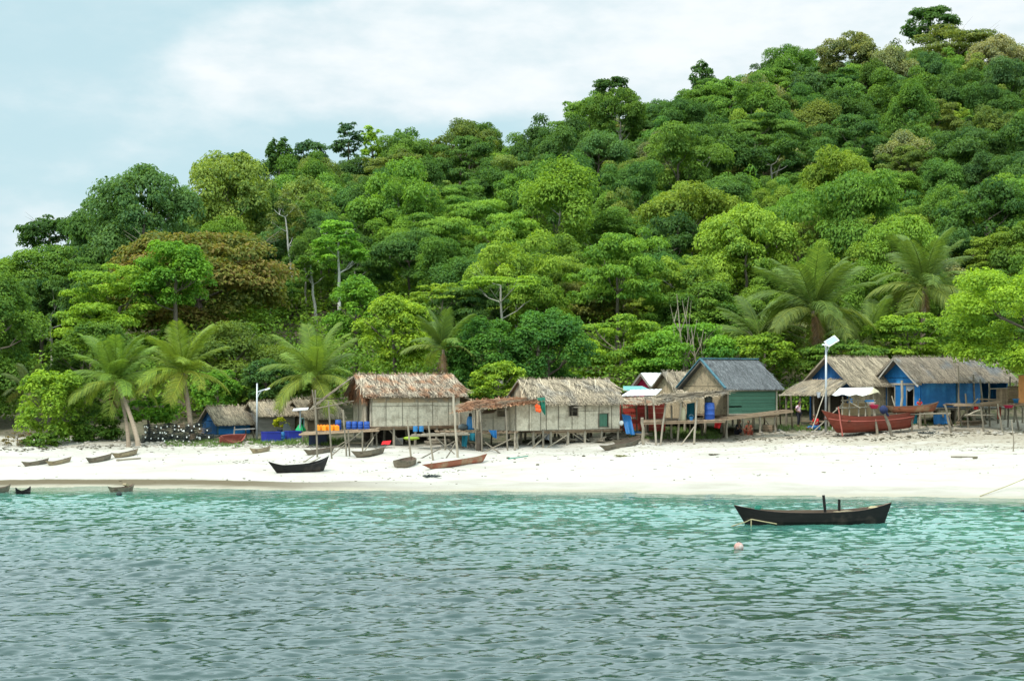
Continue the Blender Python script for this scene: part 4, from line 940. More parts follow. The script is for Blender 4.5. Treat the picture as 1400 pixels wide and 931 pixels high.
# 3b: thatched house behind the porch, and the metal-roofed crimson house
H = House('thatched_house', 'brown thatched house half hidden behind the green-walled house', 938, 93.0, 572, 33, 2.8, 3.9, 1.3, 3.0, 'houses in the second row')
H.stilts(3, 2, brace=0); H.floor(); H.walls('shadow_wall', 'woven_tan', bat=False); H.gable('woven_tan', 'v', plank=.5); H.roof('thatch_tan', .45, .4, 900, .8, .08, .3)
H = House('crimson_house', 'crimson-gabled house with white sheet-metal roof behind the thatched row', 903, 98.0, 560, 33, 3.0, 3.4, 1.0, 2.45, 'houses in the second row')
H.stilts(3, 2, brace=0); H.floor(); H.walls('paint_pink', 'paint_pink', 'v', bat=False); H.gable('paint_pink', 'v')
def sheet_roof(H, over, gov, mat='metal_white'):
    sl = (H.rh - H.wh) / (H.W / 2); mb = MB()
    for sd in (0, 1):
        n_ = 16
        for k in range(n_):
            x0, x1 = -gov + (H.L + 2 * gov) * k / n_, -gov + (H.L + 2 * gov) * (k + 1) / n_
            e = -over if sd == 0 else H.W + over
            mb.prism([H.p(x0, H.W / 2, H.rh + .04), H.p(x1, H.W / 2, H.rh + .04 + .0), H.p(x1, e, H.wh - over * sl + .04), H.p(x0, e, H.wh - over * sl + .04)], (0, 0, .02 + .02 * (k % 2)))
    mb.build('roof', mat, H.root)
    mb = MB()
    for e in (-over, H.W + over): mb.beam(H.p(-gov - .03, H.W / 2, H.rh - .03), H.p(-gov - .03, e, H.wh - over * sl - .03), .05, .16)
    mb.build('bargeboard', 'plank_grey', H.root)
sheet_roof(H, .45, .35)
lo = [(.5, .95, 1.38, 1.62)]
mb = MB(); 
for (yy, zz_) in ((.78, 1.45), (.62, 1.12)): mb.box(H.p(-.03, yy, zz_), (.05, .32, .2), Matrix.Rotation(H.a, 3, 'Z'))
mb.build('window', 'cloth_dark', H.root)
# shop with white flat roof between the long house and the porch
sh = thing('open_shop', GP(872, 592), 'open-fronted stall with shelves of goods under a white metal roof', 'stall')
mb = MB(); A, B, C, D = Wp(862, 533.5, 92.5), Wp(905, 532.5, 92.5), Wp(849, 541.5, 89.5), Wp(897, 540.5, 89.5); n_ = 14
for k in range(n_): u0, u1 = k / n_, (k + 1) / n_; mb.prism([A.lerp(B, u0), A.lerp(B, u1), C.lerp(D, u1), C.lerp(D, u0)], (0, 0, .02 + .02 * (k % 2)))
mb.build('roof', 'metal_white', sh)
mb = MB(); thatch(mb, Wp(851, 543, 89.6), Wp(900, 542, 89.6), Wp(856, 552, 88.2), Wp(902, 552, 88.2), 260, .5, .07, th=.05, skew=.3); mb.build('awning', 'thatch_mixed', sh)
mb = MB(); panel(mb, Wp(848, 592, 92.2), Vector((1, 0, 0)), 2.9, .1, 1.95, (), 'h', plank=.3); mb.build('back_wall', 'paint_red', sh)
mb = MB(); panel(mb, Wp(852, 590, 90.2), Vector((1, 0, 0)), 1.0, .5, .75, (), 'h', plank=.12); panel(mb, Wp(850, 590, 90), Vector((0, 1, 0)), 2, .1, 1.6, (), 'h', plank=.25); mb.build('counter', 'paint_red', sh)
for k, py_ in enumerate((558, 566, 573)):
    mb = MB(); mb.beam(Wp(851, py_, 90.6), Wp(871, py_, 90.6), .25, .03); s_ = mb.build('shelf', 'plank_brown', sh)
    mb = MB()
    for j in range(7): c_ = Wp(852 + j * 2.8, py_, 90.6); mb.box(c_ + Vector((0, 0, .08)), (.09, .09, random.uniform(.08, .14)))
    mb.build('goods', ['plastic_cream', 'plastic_red', 'plastic_white'][k], s_)
tubes(sh, 'post', 'pole_wood', [(GP(871, 592), Wp(870, 543, 90)), (GP(886, 592), Wp(884, 543, 90)), (GP(851, 596), Wp(850, 552, 88.5))], .06)
mb = MB(); A, B, C, D = Wp(852, 528.5, 97), Wp(878, 528.5, 97), Wp(852, 534, 94.5), Wp(890, 534, 94.5); mb.prism([A, B, D, C], (0, 0, .04)); o_ = mb.build('metal_sheet', 'metal_teal'); tag(o_, 'teal metal roofing sheet behind the white stall roof', 'roof sheet')
# 3: green-walled house
H3 = H = House('stilt_house', 'stilt house with green board wall and steep grey thatch', 994, 89.0, 567, 32, 4.1, 4.3, 1.76, 3.40)
lo3 = [(2.2, 2.95, .02, 1.45)]
H.stilts(4, 3, .08, 'pole_pale', brace=1); H.floor('plank_brown'); H.walls('paint_green', 'woven_tan', 'h', 'mat', plank=.23, bat=False, lops=lo3, fops=[(.1, 1.15, .46, .54)]); H.gable('woven_tan', 'v', plank=.6); H.roof('thatch_slate', .26, .35, 2100, .5, .05, .25, .12, gov_r=.35, lift=.04)
H.frame(lo3[0], 'left', 'door')
mb = MB(); w_ = .06
for E in (H.E0, H.B0): mb.beam(H.R0 + Vector((0, 0, .05)), E + Vector((0, 0, .05)), .16, .07)
mb.beam(H.R0 + Vector((0, 0, .07)), H.R1 + Vector((0, 0, .07)), .18, .08); mb.build('roof_edging', 'paint_teal_trim', H.root)
mb = MB(); mb.beam(H.p(.02, -.06, 0), H.p(.02, -.06, 1.72), .1, .1); mb.beam(H.p(4.05, -.06, 0), H.p(4.05, -.06, 1.72), .1, .1); mb.beam(H.p(0, -.06, .03), H.p(4.1, -.06, .03), .05, .08); mb.build('corner_post', 'pole_pale', H.root)
# straw porch in front of it
po = thing('porch', GP(930, 604), 'straw-roofed pole porch and deck left of the green wall', 'porch')
A, B, C, D = Wp(900, 539, 90), Wp(990, 533.5, 89.2), Wp(893, 551, 86.0), Wp(992, 536.5, 87.5)
mb = MB(); thatch(mb, A, B, C, D, 1000, 1.0, .07, th=.06, skew=.7, hang=.4, lift=.12); mb.build('roof', 'thatch_tan', po)
mb = MB()
for k in range(22): x = 880 + 110 * k / 21; mb.beam(Wp(x, 577.5 - 3 * k / 21, 86.3), Wp(x + 4, 573 - 2 * k / 21, 89.5), .23, .05)
mb.beam(Wp(879, 579.5, 86.35), Wp(991, 576.5, 86.35), .08, .09); mb.build('deck', 'plank_brown', po)
tubes(po, 'post', 'pole_pale', [(GP(897, 609), Wp(893, 544, 86.2)), (GP(903, 609), Wp(910, 552, 86.4)), (GP(926, 604), Wp(931, 551, 86.5)), (GP(949, 607), Wp(953, 547, 86.8)), (GP(918, 600), Wp(918, 554, 88.5)), (GP(884, 596), Wp(882, 543, 88))], .065)
tubes(po, 'brace', 'pole_pale', [(GP(931, 609), Wp(953, 578, 86.4))], .045)
tubes(po, 'under_post', 'pole_wood', [(GP(943, 599), Wp(943, 577, 88)), (GP(960, 597), Wp(960, 576, 88.5)), (GP(905, 598), Wp(905, 577, 89)), (GP(989, 598), Wp(990, 574, 87))], .06)
# boardwalk along the green wall
bw = thing('boardwalk', GP(1030, 592), 'raised plank boardwalk running along the green wall', 'boardwalk')
mb = MB(); A, B = Wp(988, 572, 87.0), Wp(1084, 560.5, 88.5)
for k in range(26): q = A.lerp(B, (k + .5) / 26); mb.beam(q, q + Vector((-.35, .95, 0)), .155, .05)
mb.beam(A + Vector((0, 0, -.09)), B + Vector((0, 0, -.09)), .09, .11); mb.build('deck', 'plank_brown', bw)
tubes(bw, 'post', 'pole_wood', [(GP(1029, 591), Wp(1029, 569, 87.6)), (GP(1062, 588), Wp(1061, 565, 88.2)), (GP(1083, 586), Wp(1081, 540, 88.5)), (GP(1067, 580), Wp(1066, 541, 90)), (GP(1010, 590), Wp(1010, 570, 88.3)), (GP(1045, 586), Wp(1045, 567, 89))], .06)
tubes(bw, 'rail', 'pole_pale', [(Wp(1065, 540, 89.5), Wp(1083, 540, 88.5))], .04)
# 4: blue-gabled house with porch
H4 = H = House('blue_gabled_house', 'tan-thatched house with blue gable and open front porch behind the solar lamp', 1163, 93.2, 577, 33, 5.0, 3.7, 2.75, 4.22)
H.stilts(3, 2, .07, brace=0); H.floor('plank_brown'); lo4 = [(.15, 3.4, .02, 1.7)]
H.walls('woven_tan', 'paint_navy', 'v', 'v', bat=False, plank=.5, lops=lo4, fops=[(.05, .05, 0, 0)]); H.gable('paint_navy', 'v'); H.roof('thatch_grey', .45, .5, 1700, .8, .07, .2, .2)
A, B, C, D = H.p(-.3, 3.75, 2.75), H.p(-.3, -.15, 2.75), H.p(-2.1, 4.1, 1.85), H.p(-2.1, -.3, 1.85)
mb = MB(); thatch(mb, A, B, C, D, 1100, .75, .07, skew=.25, hang=.22); mb.build('porch_roof', 'thatch_tan', H.root)
tubes(H.root, 'porch_post', 'pole_wood', [(lambda q: (Vector((q.x, q.y, g1(q.x, q.y) - .2)), q))(H.p(-1.95, y, 1.85)) for y in (.0, 1.35, 2.6, 3.9)], .07)
mb = MB(); mb.beam(H.p(-2.0, -.2, 1.78), H.p(-2.0, 4.0, 1.78), .08, .08); mb.build('porch_beam', 'pole_wood', H.root)
mb = MB()
for k in range(9): mb.beam(H.p(-2.0 + k * .22, .3, .05), H.p(-2.0 + k * .22, 2.4, .05), .2, .05)
mb.build('porch_floor', 'plank_brown', H.root)
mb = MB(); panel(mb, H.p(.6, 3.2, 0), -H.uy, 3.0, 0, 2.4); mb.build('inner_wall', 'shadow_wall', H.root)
# 5: bright blue house
H5 = H = House('stilt_house', 'bright blue stilt house with grey thatch and curtained doorways', 1259, 92.5, 557, 33, 8.6, 3.3, 1.93, 3.22)
lo5 = [(.5, 1.15, .02, 1.35), (2.15, 2.75, .02, 1.35)]
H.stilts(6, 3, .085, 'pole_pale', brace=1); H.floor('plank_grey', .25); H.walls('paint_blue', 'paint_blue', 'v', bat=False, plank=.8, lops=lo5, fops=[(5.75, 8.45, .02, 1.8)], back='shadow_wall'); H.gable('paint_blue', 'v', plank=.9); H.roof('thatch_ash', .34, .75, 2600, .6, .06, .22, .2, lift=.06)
for q in lo5: H.frame(q, 'left', 'door', 'pole_pale')
mb = MB(); mb.beam(H.p(-.06, -.1, 1.5), H.p(-.06, 3.4, 1.5), .06, .12); mb.build('lintel', 'pole_pale', H.root)
mb = MB(); panel(mb, H.p(-.12, 3.6, 0), -H.uy, .62, .02, 1.5); mb.build('mat_screen', 'woven_tan', H.root)
mb = MB()
for k in range(8): y0 = .6 + k * .07; mb.prism([H.p(-.02, y0, 1.33), H.p(-.02, y0 + .07, 1.33), H.p(-.05, y0 + .07, 1.02 + .04 * abs(k - 4)), H.p(-.05, y0, 1.02 + .04 * abs(k - 4.5))], H.ux * .01)
mb.build('curtain', 'cloth_grey', H.root)
mb = MB(); mb.beam(H.p(-.65, 3.6, 1.25), H.R0 + Vector((0, 0, -.15)), .05, .1); mb.beam(H.p(-.72, -.4, 1.35), H.R0 + Vector((.02, 0, -.16)), .05, .1); mb.build('bargeboard', 'plank_grey', H.root)
for x in (3.4,): mb = MB(); mb.beam(H.p(x, -.05, 0), H.p(x, -.05, 1.9), .06, .05); mb.build('cover_strip', 'paint_teal_trim', H.root)
H = House('thatched_house', 'house showing only a reddish thatch ridge behind the two blue houses', 1210, 99.5, 560, 33, 4.5, 3.0, 1.9, 3.1, 'houses in the second row')
H.stilts(3, 2, brace=0); H.floor(); H.walls('woven_tan', bat=False); H.gable('woven_tan', 'v'); H.roof('thatch_rust', .4, .3, 500)

# ------------------------------------------------------------------ decks and racks
def deck_thing(name, label, cat, edge, posts, planks=12, depth=1.6, mat='plank_brown', braces=(), r=.055, Y=None, rails=()):
    """edge: left and right end of the front edge as photo points on depth Y; posts: (foot, top) photo points"""
    (x0, y0), (x1, y1) = edge; Y0, Y1 = Y; A, B = Wp(x0, y0, Y0), Wp(x1, y1, Y1); mx = (A + B) / 2
    t = thing(name, (mx.x, mx.y, g1(mx.x, mx.y)), label, cat); d = Vector((-(B - A).y, (B - A).x, 0)).normalized() * depth; mb = MB()
    for k in range(planks): q = A.lerp(B, (k + .5) / planks); mb.beam(q, q + d + Vector((0, 0, random.uniform(-.02, .03))), (B - A).length / planks * .9, .05)
    mb.pole(A - Vector((.1, 0, .08)), B + Vector((.1, 0, -.08)), .05, .05, 7, 5, .01); mb.pole(A + d - Vector((.1, 0, .08)), B + d + Vector((.1, 0, -.08)), .05, .05, 7, 5, .01); mb.build('deck', mat, t)
    tubes(t, 'post', 'pole_wood', [(GP(*f) - Vector((0, 0, .25)), Wp(p[0], p[1], GP(*f).y)) for f, p in posts], r)
    tubes(t, 'brace', 'pole_wood', [(GP(*f), Wp(p[0], p[1], GP(*f).y + .4)) for f, p in braces], .035)
    tubes(t, 'rail', 'pole_wood', [(Wp(*a), Wp(*b_)) for a, b_ in rails], .035)
    return t, A, B, d
deck_thing('landing_stage', 'pole landing stage carrying the orange jerrycans and blue drums', 'platform', ((411, 592.5), (516, 587)), [((434, 625), (431, 533)), ((454, 627), (449, 549)), ((474, 624), (469, 560)), ((478, 624), (476, 588)), ((496, 619), (495, 589)), ((515, 611), (514, 586)), ((415, 606), (414, 592))],
           24, 2.4, Y=(84.0, 84.0), braces=[((454, 622), (494, 590)), ((497, 618), (511, 598)), ((458, 612), (478, 600))])
deck_thing('landing_stage', 'sagging pole walkway in front of the rusty-thatched house', 'platform', ((562, 594.5), (640, 592)), [((563, 628), (557, 574)), ((593, 629), (585, 576)), ((626, 620), (624, 592)), ((609, 615), (608, 592))], 12, .9, Y=(83.6, 83.4),
           braces=[((575, 627), (622, 603)), ((610, 626), (622, 606)), ((622, 621), (595, 598))], mat='driftwood')
t, A, B, d = deck_thing('landing_stage', 'plank platform crowded with poles at the far right edge', 'platform', ((1306, 553), (1422, 552)), [((1324, 585), (1320, 538)), ((1333, 579), (1331, 512)), ((1347, 580), (1340, 518)), ((1365, 579), (1364, 552)), ((1386, 578), (1390, 520)), ((1398, 578), (1398, 556)), ((1311, 580), (1310, 500))],
           24, 2.2, Y=(90.5, 90.5), mat='plank_brown', r=.065)
tubes(t, 'brace', 'pole_pale', [(GP(1306, 580), Wp(1337, 545, 90.3)), (Wp(1321, 568, 90), Wp(1340, 560, 90)), (Wp(1341, 561, 90), GP(1366, 577)), (Wp(1319, 567.5, 89.8), Wp(1360, 567.5, 89.8))], .05)
mb = MB(); panel(mb, Wp(1362, 552, 91), Vector((1, 0, 0)), .75, 0, .95, (), 'v', plank=.19); mb.build('plank_screen', 'plank_brown', t)
mb = MB(); mb.beam(Wp(1354, 531.5, 90.8), Wp(1380, 530.5, 90.8), .12, .06); mb.build('shelf_board', 'pole_wood', t)
mb = MB(); panel(mb, Wp(1377, 551, 92.4), Vector((1, 0, 0)), .9, 0, 1.1, (), 'h', plank=.14); mb.build('slatted_crate', 'plank_brown', t)
mb = MB(); panel(mb, Wp(1392.5, 551, 90.6), Vector((1, 0, 0)), 2.2, 0, 1.75, (), 'v', plank=1.1); o_ = mb.build('plywood_wall', 'paint_orange', t)
mb = MB(); mb.beam(Wp(1340, 545.5, 90.2), Wp(1362, 546.5, 90.2), .3, .10); mb.beam(Wp(1341, 552, 89.9), Wp(1368, 549, 89.9), .08, .18); mb.build('fascia_board', 'plank_brown', t)
rk = thing('boat_rack', GP(1260, 590), 'low rough trestle under the brown canoe by the blue house', 'rack')
tubes(rk, 'post', 'pole_pale', [(GP(1265, 581), Wp(1264, 565, 90)), (GP(1289, 579), Wp(1289, 566, 90)), (GP(1240, 582), Wp(1240, 566, 90)), (GP(1301, 581), Wp(1297, 566, 90.2))], .06)
tubes(rk, 'rail', 'pole_pale', [(Wp(1236, 566.5, 90), Wp(1300, 565, 90)), (Wp(1236, 566.5, 91), Wp(1300, 565, 91))], .045)
tb = thing('rough_table', GP(335, 604), 'rough table of poles and a blue-grey board in front of the grey plank hut', 'table')
mb = MB(); mb.beam(Wp(322, 587, 90), Wp(349, 586, 90), .5, .05); mb.build('tabletop', 'plank_grey', tb)
tubes(tb, 'leg', 'pole_wood', [(GP(319, 604), Wp(321, 583, 90)), (GP(337, 600), Wp(336, 587, 90.4)), (GP(347, 601), Wp(346, 587, 90))], .05)

# poles standing on their own in the sand: foot, top, radius, material, label
for f, p, r, m_, lab in [
    ((626, 625), (620, 540), .07, 'pole_pale', 'tall leaning pale pole right of the rusty-thatched house'),
    ((1233, 584), (1233, 520), .09, 'pole_pale', 'thick upright post before the doorways of the bright blue house'),
    ((1275, 566), (1274, 505), .065, 'pole_pale', 'tall slim post against the blue wall beside the child in red'),
    ((1303, 592), (1292, 554), .075, 'pole_wood', 'leaning driftwood post with pale broken top right of the brown canoe'),
    ((1201, 594), (1194, 558), .09, 'pole_wood', 'stout post under the pink tub beside the red boat'),
    ((1221, 596), (1209, 562), .10, 'pole_wood', 'stout leaning post under the dark bundle beside the red boat'),
    ((1247, 590), (1247, 573), .07, 'pole_wood', 'short stump post before the teal tarpaulin'),
    ((1234, 592), (1219, 541), .04, 'pole_pale', 'thin leaning stick crossing the stern of the red boat'),
    ((1386, 617), (1383, 574), .035, 'pole_wood', 'thin stake stuck in open sand at the far right'),
    ((880, 608), (878, 571), .10, 'pole_wood', 'short thick grey post at the stern of the twin canoes'),
    ((837, 595), (836, 556), .06, 'pole_wood', 'post leaning on the green door of the long house'),
    ((1371, 590), (1364, 552), .055, 'pole_wood', 'bent leaning pole under the right-hand platform'),
    ((1346, 589), (1341, 556), .065, 'pole_wood', 'dark leaning pole at the middle of the right-hand platform'),
    ((1316, 584), (1311, 545), .05, 'pole_wood', 'thin dark pole at the left end of the right-hand platform'),
    ((1354, 583), (1352, 522), .06, 'pole_wood', 'tall dark pole behind the plank screen of the right-hand platform'),
    ((1378, 584), (1381, 515), .055, 'pole_wood', 'tall pole between the slatted crate and the orange plywood'),
    ((1285, 583), (1283, 566), .06, 'pole_wood', 'short dark stake under the brown canoe'),
    ((1256, 586), (1255, 571), .055, 'pole_wood', 'short stake right of the teal tarpaulin'),
    ((1394, 587), (1387, 552), .06, 'pole_wood', 'dark leaning pole under the blue bowl')]:
    q = GP(*f); mb = MB(); mb.pole(q - Vector((0, 0, .3)), Wp(p[0], p[1], q.y), r, r * .85, 8, 6, .035); b0 = thing('wooden_post', q, lab, 'post'); mb.build('pole', m_, b0)
    # a single piece: the mesh itself is the thing
    o_ = b0.children[0]; o_.parent = None; o_.location = q; tag(o_, lab, 'post'); bpy.data.objects.remove(b0); o_.name = 'wooden_post'

# ------------------------------------------------------------------ lamps
lp = thing('street_lamp', GP(1128, 572), 'tall grey solar street lamp with tilted white panel behind the red boat', 'street lamp')
f = GP(1128, 576); f.y = 90.5; f.x = Wp(1129, 500, 90.5).x; f.z = g1(f.x, f.y); top = Wp(1129.5, 467, 90.5); lp.location = f
mb = MB(); mb.tube([f - Vector((0, 0, .2)), top], [.08, .06], 10); mb.build('pole', 'galvanised', lp, smooth=True)
mb = MB(); c_ = Wp(1137, 466.5, 90.4); Rm = Matrix.Rotation(RAD(-32), 3, 'Y') @ Matrix.Rotation(RAD(38), 3, 'X'); mb.box(c_, (.78, .62, .05), Rm); sp_ = mb.build('solar_panel', 'metal_white', lp)
mb = MB(); mb.box(c_ + Rm @ Vector((0, 0, .032)), (.70, .54, .012), Rm); mb.build('cells', 'solar_cell', sp_)
mb = MB(); mb.tube([Wp(1130, 482, 90.5), Wp(1134, 474, 90.5), c_ - Vector((0, 0, .05))], .03, 6); mb.build('bracket', 'galvanised', lp)
mb = MB(); mb.tube([Wp(1129.5, 476, 90.5), Wp(1126.5, 472, 90.3)], .03, 6); mb.box(Wp(1127.3, 471.5, 90.2), (.22, .5, .08), Matrix.Rotation(RAD(12), 3, 'Y')); mb.build('lamp_head', 'metal_white', lp)
lp = thing('street_lamp', GP(351, 603), 'slender pale lamp pole with short side arm beside the grey plank hut', 'street lamp'); f = GP(351, 603); lp.location = f
mb = MB(); mb.tube([f - Vector((0, 0, .2)), Wp(351.5, 524, f.y)], [.075, .05], 10); mb.build('pole', 'galvanised', lp, smooth=True)
mb = MB(); mb.tube([Wp(351.5, 536, f.y), Wp(369, 530.5, f.y)], .045, 7); mb.tube([Wp(351.5, 545, f.y), Wp(354, 539, f.y), Wp(358, 534, f.y)], .03, 6); mb.build('arm', 'galvanised', lp)
mb = MB(); mb.box(Wp(366, 532, f.y), (.3, .2, .07), Matrix.Rotation(RAD(-18), 3, 'Y')); mb.build('lamp_head', 'metal_white', lp)
sp_ = thing('solar_stand', GP(410, 598), 'small white solar panel on a short post before the brown hut', 'solar panel'); f = GP(410, 598); sp_.location = f
mb = MB(); mb.tube([f - Vector((0, 0, .2)), Wp(410.5, 560, f.y)], .05, 8); mb.build('post', 'galvanised', sp_)
mb = MB(); mb.box(Wp(411, 559.5, f.y), (.95, .6, .05), Matrix.Rotation(RAD(-4), 3, 'Y') @ Matrix.Rotation(RAD(10), 3, 'X')); mb.build('panel', 'metal_white', sp_)

# ------------------------------------------------------------------ boats
def hull(mb_out, mb_in, L, B, H, bow=.35, stern=.25, rake_b=.16, rake_s=.10, pw=2.4, flat=.5, th=.045, ns=22, nt=8, full_s=.0):
    """open hull along X, keel at z=0; outer skin to mb_out, inner skin and rim to mb_in"""
    def sec(s, inset):
        a = abs(s); e = bow if s < 0 else stern; rk = rake_b if s < 0 else rake_s; fs = full_s if s > 0 else 0.0
        hb = (B / 2) * max((1 - a ** pw) * (1 - fs) + fs * (1 - .25 * a * a), .03) - inset; hb = max(hb, .008); zk = .10 * H * a ** 4 * (1 if rk > 0 else 0) + inset * .9; zs = H + e * a ** 3 * (1 if True else 0)
        P = []
        for j in range(nt + 1):
            w = -math.pi / 2 + math.pi * j / nt; y = hb * math.copysign(abs(math.sin(w)) ** (.75 if flat < .6 else .55), math.sin(w)); z = zk + (zs - zk) * (1 - abs(math.cos(w)) ** flat)
            x = s * L / 2 * (1 - rk * (1 - z / (H + e)) * a ** 2 * 2); P.append(Vector((x - (inset * s if a > .9 else 0), y, z)))
        return P
    S = [-1 + 2 * i / ns for i in range(ns + 1)]; outp = [sec(s, 0) for s in S]; inp = [sec(s, th) for s in S]; n1_ = nt + 1
    for i in range(ns):
        for j in range(nt):
            mb_out.add([outp[i][j], outp[i + 1][j], outp[i + 1][j + 1], outp[i][j + 1]], [(0, 1, 2, 3)], .5 + .35 * math.sin(j * 2.3) * .8)
            mb_in.add([inp[i][j], inp[i][j + 1], inp[i + 1][j + 1], inp[i + 1][j]], [(0, 1, 2, 3)], .5)
        for j in (0, nt): mb_in.add([outp[i][j], inp[i][j], inp[i + 1][j], outp[i + 1][j]], [(0, 1, 2, 3) if j else (3, 2, 1, 0)], .85)
    for i in (0, ns): mb_out.add(outp[i], [tuple(range(n1_))], .4); 
    for i in (0, ns):
        for j in range(nt): mb_in.add([outp[i][j], outp[i][j + 1], inp[i][j + 1], inp[i][j]], [(0, 1, 2, 3)], .6)
    return outp
def boat(name, label, cat, A, B, beam, H, mat, inside, bow=.25, stern=.2, group=None, lift=0.0, seats=2, roll=0.0, sink=.06, **kw):
    A, B = Vector(A), Vector(B); d = B - A; L = d.length; c = (A + B) / 2 + Vector((0, 0, lift - sink)); pitch = -math.asin(max(-.5, min(.5, d.z / L))); yaw = math.atan2(d.y, d.x)
    t = thing(name, c, label, cat, group, rot=(roll, pitch, yaw)); o1, i1 = MB(), MB(); hull(o1, i1, L, beam, H, bow, stern, **kw)
    o1.build('hull', mat, t, world=False, smooth=True); i1.build('lining', inside, t, world=False)
    for k in range(seats):
        x = L * (-.28 + .5 * k / max(seats - 1, 1)); mb = MB(); mb.box((x, 0, H * .78), (.16, beam * .86, .03)); mb.build('thwart', inside, t, world=False)
    return t
def shore_boat(label, x0, y0, x1, y1, beam, H, mat, inside='hull_inside', seats=2, **kw):
    kw.setdefault('bow', .12); kw.setdefault('stern', .07)
    return boat('dugout_canoe', label, 'canoe', GP(x0, y0), GP(x1, y1), beam, H, mat, inside, group='canoes pulled up on the sand', seats=seats, **kw)
shore_boat('weathered grey canoe nearest the left edge of the sand', 30, 639, 68, 632.5, .55, .26, 'dugout_grey', roll=-.10)
shore_boat('paler canoe touching the right end of the leftmost grey canoe', 63, 637.5, 99, 630, .52, .24, 'dugout_tan', roll=-.12)
shore_boat('grey canoe with dark bow lying left of the driftwood branch', 118, 634, 154, 626.5, .6, .28, 'dugout_grey', roll=-.1)
shore_boat('tan canoe lying above the driftwood branch', 153, 627, 190, 619.5, .55, .27, 'dugout_tan', roll=-.1)
shore_boat('small tan canoe on the sand below the royal blue tubs', 342, 620.5, 371, 616, .6, .28, 'dugout_tan', roll=-.1)
shore_boat('grey-brown canoe lying behind the left legs of the landing stage', 415, 623, 458, 617.5, .6, .30, 'dugout_grey')
shore_boat('brown canoe lying beside the right legs of the landing stage', 481, 626, 528, 619, .6, .34, 'dugout_grey', roll=-.12)
shore_boat('long reddish plank canoe in front of the leaning pale pole', 579, 644, 667, 630, .8, .36, 'dugout_red', 'dugout_red', roll=-.22, bow=.05, stern=.10, full_s=.25, flat=.75)
shore_boat('larger front one of the two canoes below the long house', 820, 618, 877, 606, .7, .32, 'dugout_grey', roll=-.08, bow=.14, stern=.1)
shore_boat('smaller canoe tucked behind the other below the long house', 837, 609.5, 878, 601.5, .6, .30, 'dugout_grey', bow=.14, stern=.1)
q = GP(552, 639); boat('dugout_canoe', 'short round-ended canoe seen end-on on the open sand', 'canoe', q + Vector((-.30, -.4, -.03)), q + Vector((.35, 1.5, .05)), 1.0, .42, 'dugout_grey', 'hull_inside', group='canoes pulled up on the sand', bow=.08, stern=.1, pw=4, rake_b=.1, flat=.7)
boat('rowing_boat', 'faded red boat lying in the grass before the blue hut', 'boat', GP(295, 608), GP(331, 603.5), .9, .42, 'red_faded', 'red_faded', seats=1, roll=.5)
# black canoe on the sand with its poles
bc = boat('outrigger_canoe', 'black canoe with poles slanting out of it on the white sand', 'canoe', GP(367, 649), GP(450, 643), .85, .46, 'black_hull', 'black_hull', bow=.26, stern=.34, seats=2, group='canoes pulled up on the sand')
tubes(bc, 'pole', 'pole_wood', [(Wp(403, 640, 76), Wp(430, 622, 77.4)), (Wp(412, 640, 75.8), Wp(438, 625, 77.2)), (Wp(419, 642, 76), Wp(418, 633, 76)), (Wp(428, 641, 76), Wp(427, 631, 76)), (Wp(436, 640, 76), Wp(436, 629, 76))], .035)
mb = MB(); mb.ball(Wp(441, 632, 76), (.22, .18, .14), 8, 6, jit=.15); mb.build('net_bundle', 'weed', bc)
# dark boat afloat
Yb = F * CAMH / (717 - HZ); A, B = Wp(1018, 717, Yb), Wp(1207, 715, Yb + .5); A.z = B.z = -.12
A2, B2 = Wp(1003, 717, Yb), Wp(1219, 715, Yb + .6); A2.z = B2.z = -.16
wb = boat('wooden_boat', 'long black wooden boat afloat with two upright pegs', 'boat', A2, B2, 1.15, .62, 'black_hull', 'hull_inside', bow=.26, stern=.30, seats=0, sink=0, rake_b=.09, rake_s=.055, pw=2.2, flat=.62, th=.05, ns=30)
def inb(x, y, z): return wmat(wb) @ Vector((x, y, z))
Lb = (B2 - A2).length
for px_, h_ in ((1130, .62), (1148, .46)):
    x = (px_ - 1111) / 216 * Lb; mb = MB(); mb.pole(inb(x, .1, .25), inb(x - (.10 if px_ < 1140 else 0), .1, .58 + h_), .055, .05, 8, 3, .0); mb.build('peg', 'black_hull', wb)
for x in (-1.9, -.9, .3, 1.2): mb = MB(); mb.box((x, 0, .50), (.12, .98 * (1 - (abs(x) / 3) ** 2.2), .035)); mb.build('thwart', 'hull_inside', wb, world=False)
for zz_, k_ in ((.44, .93), (.27, .84)):
    mb = MB()
    for sd in (-1, 1): mb.tube([(Lb * .5 * q * (.94 if zz_ > .3 else .88), sd * (1.15 / 2 * k_ * (1 - abs(q) ** 2.2) + .012), zz_ + .26 * abs(q) ** 3) for q in [-.93 + 1.86 * i / 18 for i in range(19)]], .016, 5)
    mb.build('strake', 'hull_inside', wb, world=False)
mb = MB(); mb.box((1.15, .05, .60), (.75, .28, .03), Matrix.Rotation(.5, 3, 'Z')); mb.build('loose_board', 'dugout_tan', wb, world=False)
mb = MB()
for k in range(5): mb.tube([(-2.1 + .11 * math.cos(a * .5) + k * .02, .1 + .12 * math.sin(a * .5), .62 + .05 * k) for a in range(13)], .018, 5)
mb.build('coiled_line', 'net_green', wb, world=False)
mb = MB(); mb.ball((2.35, 0, .72), (.3, .12, .07), 8, 5, jit=.2); mb.build('rope_heap', 'rope_tan', wb, world=False)
mb = MB()                                                        # mooring rope round the bow
pt = lambda px_, py_, dy=-.45: Wp(px_, py_, Yb + dy)
mb.tube([pt(1062, 716, -.62), pt(1045, 713, -.60), pt(1027, 709.5, -.42), pt(1020, 713, -.35), pt(996, 720.5, -.2)], .022, 5); mb.tube([pt(1027, 709.5, -.42), pt(1027, 719, -.45)], .022, 5); mb.build('mooring_rope', 'rope_tan', wb)
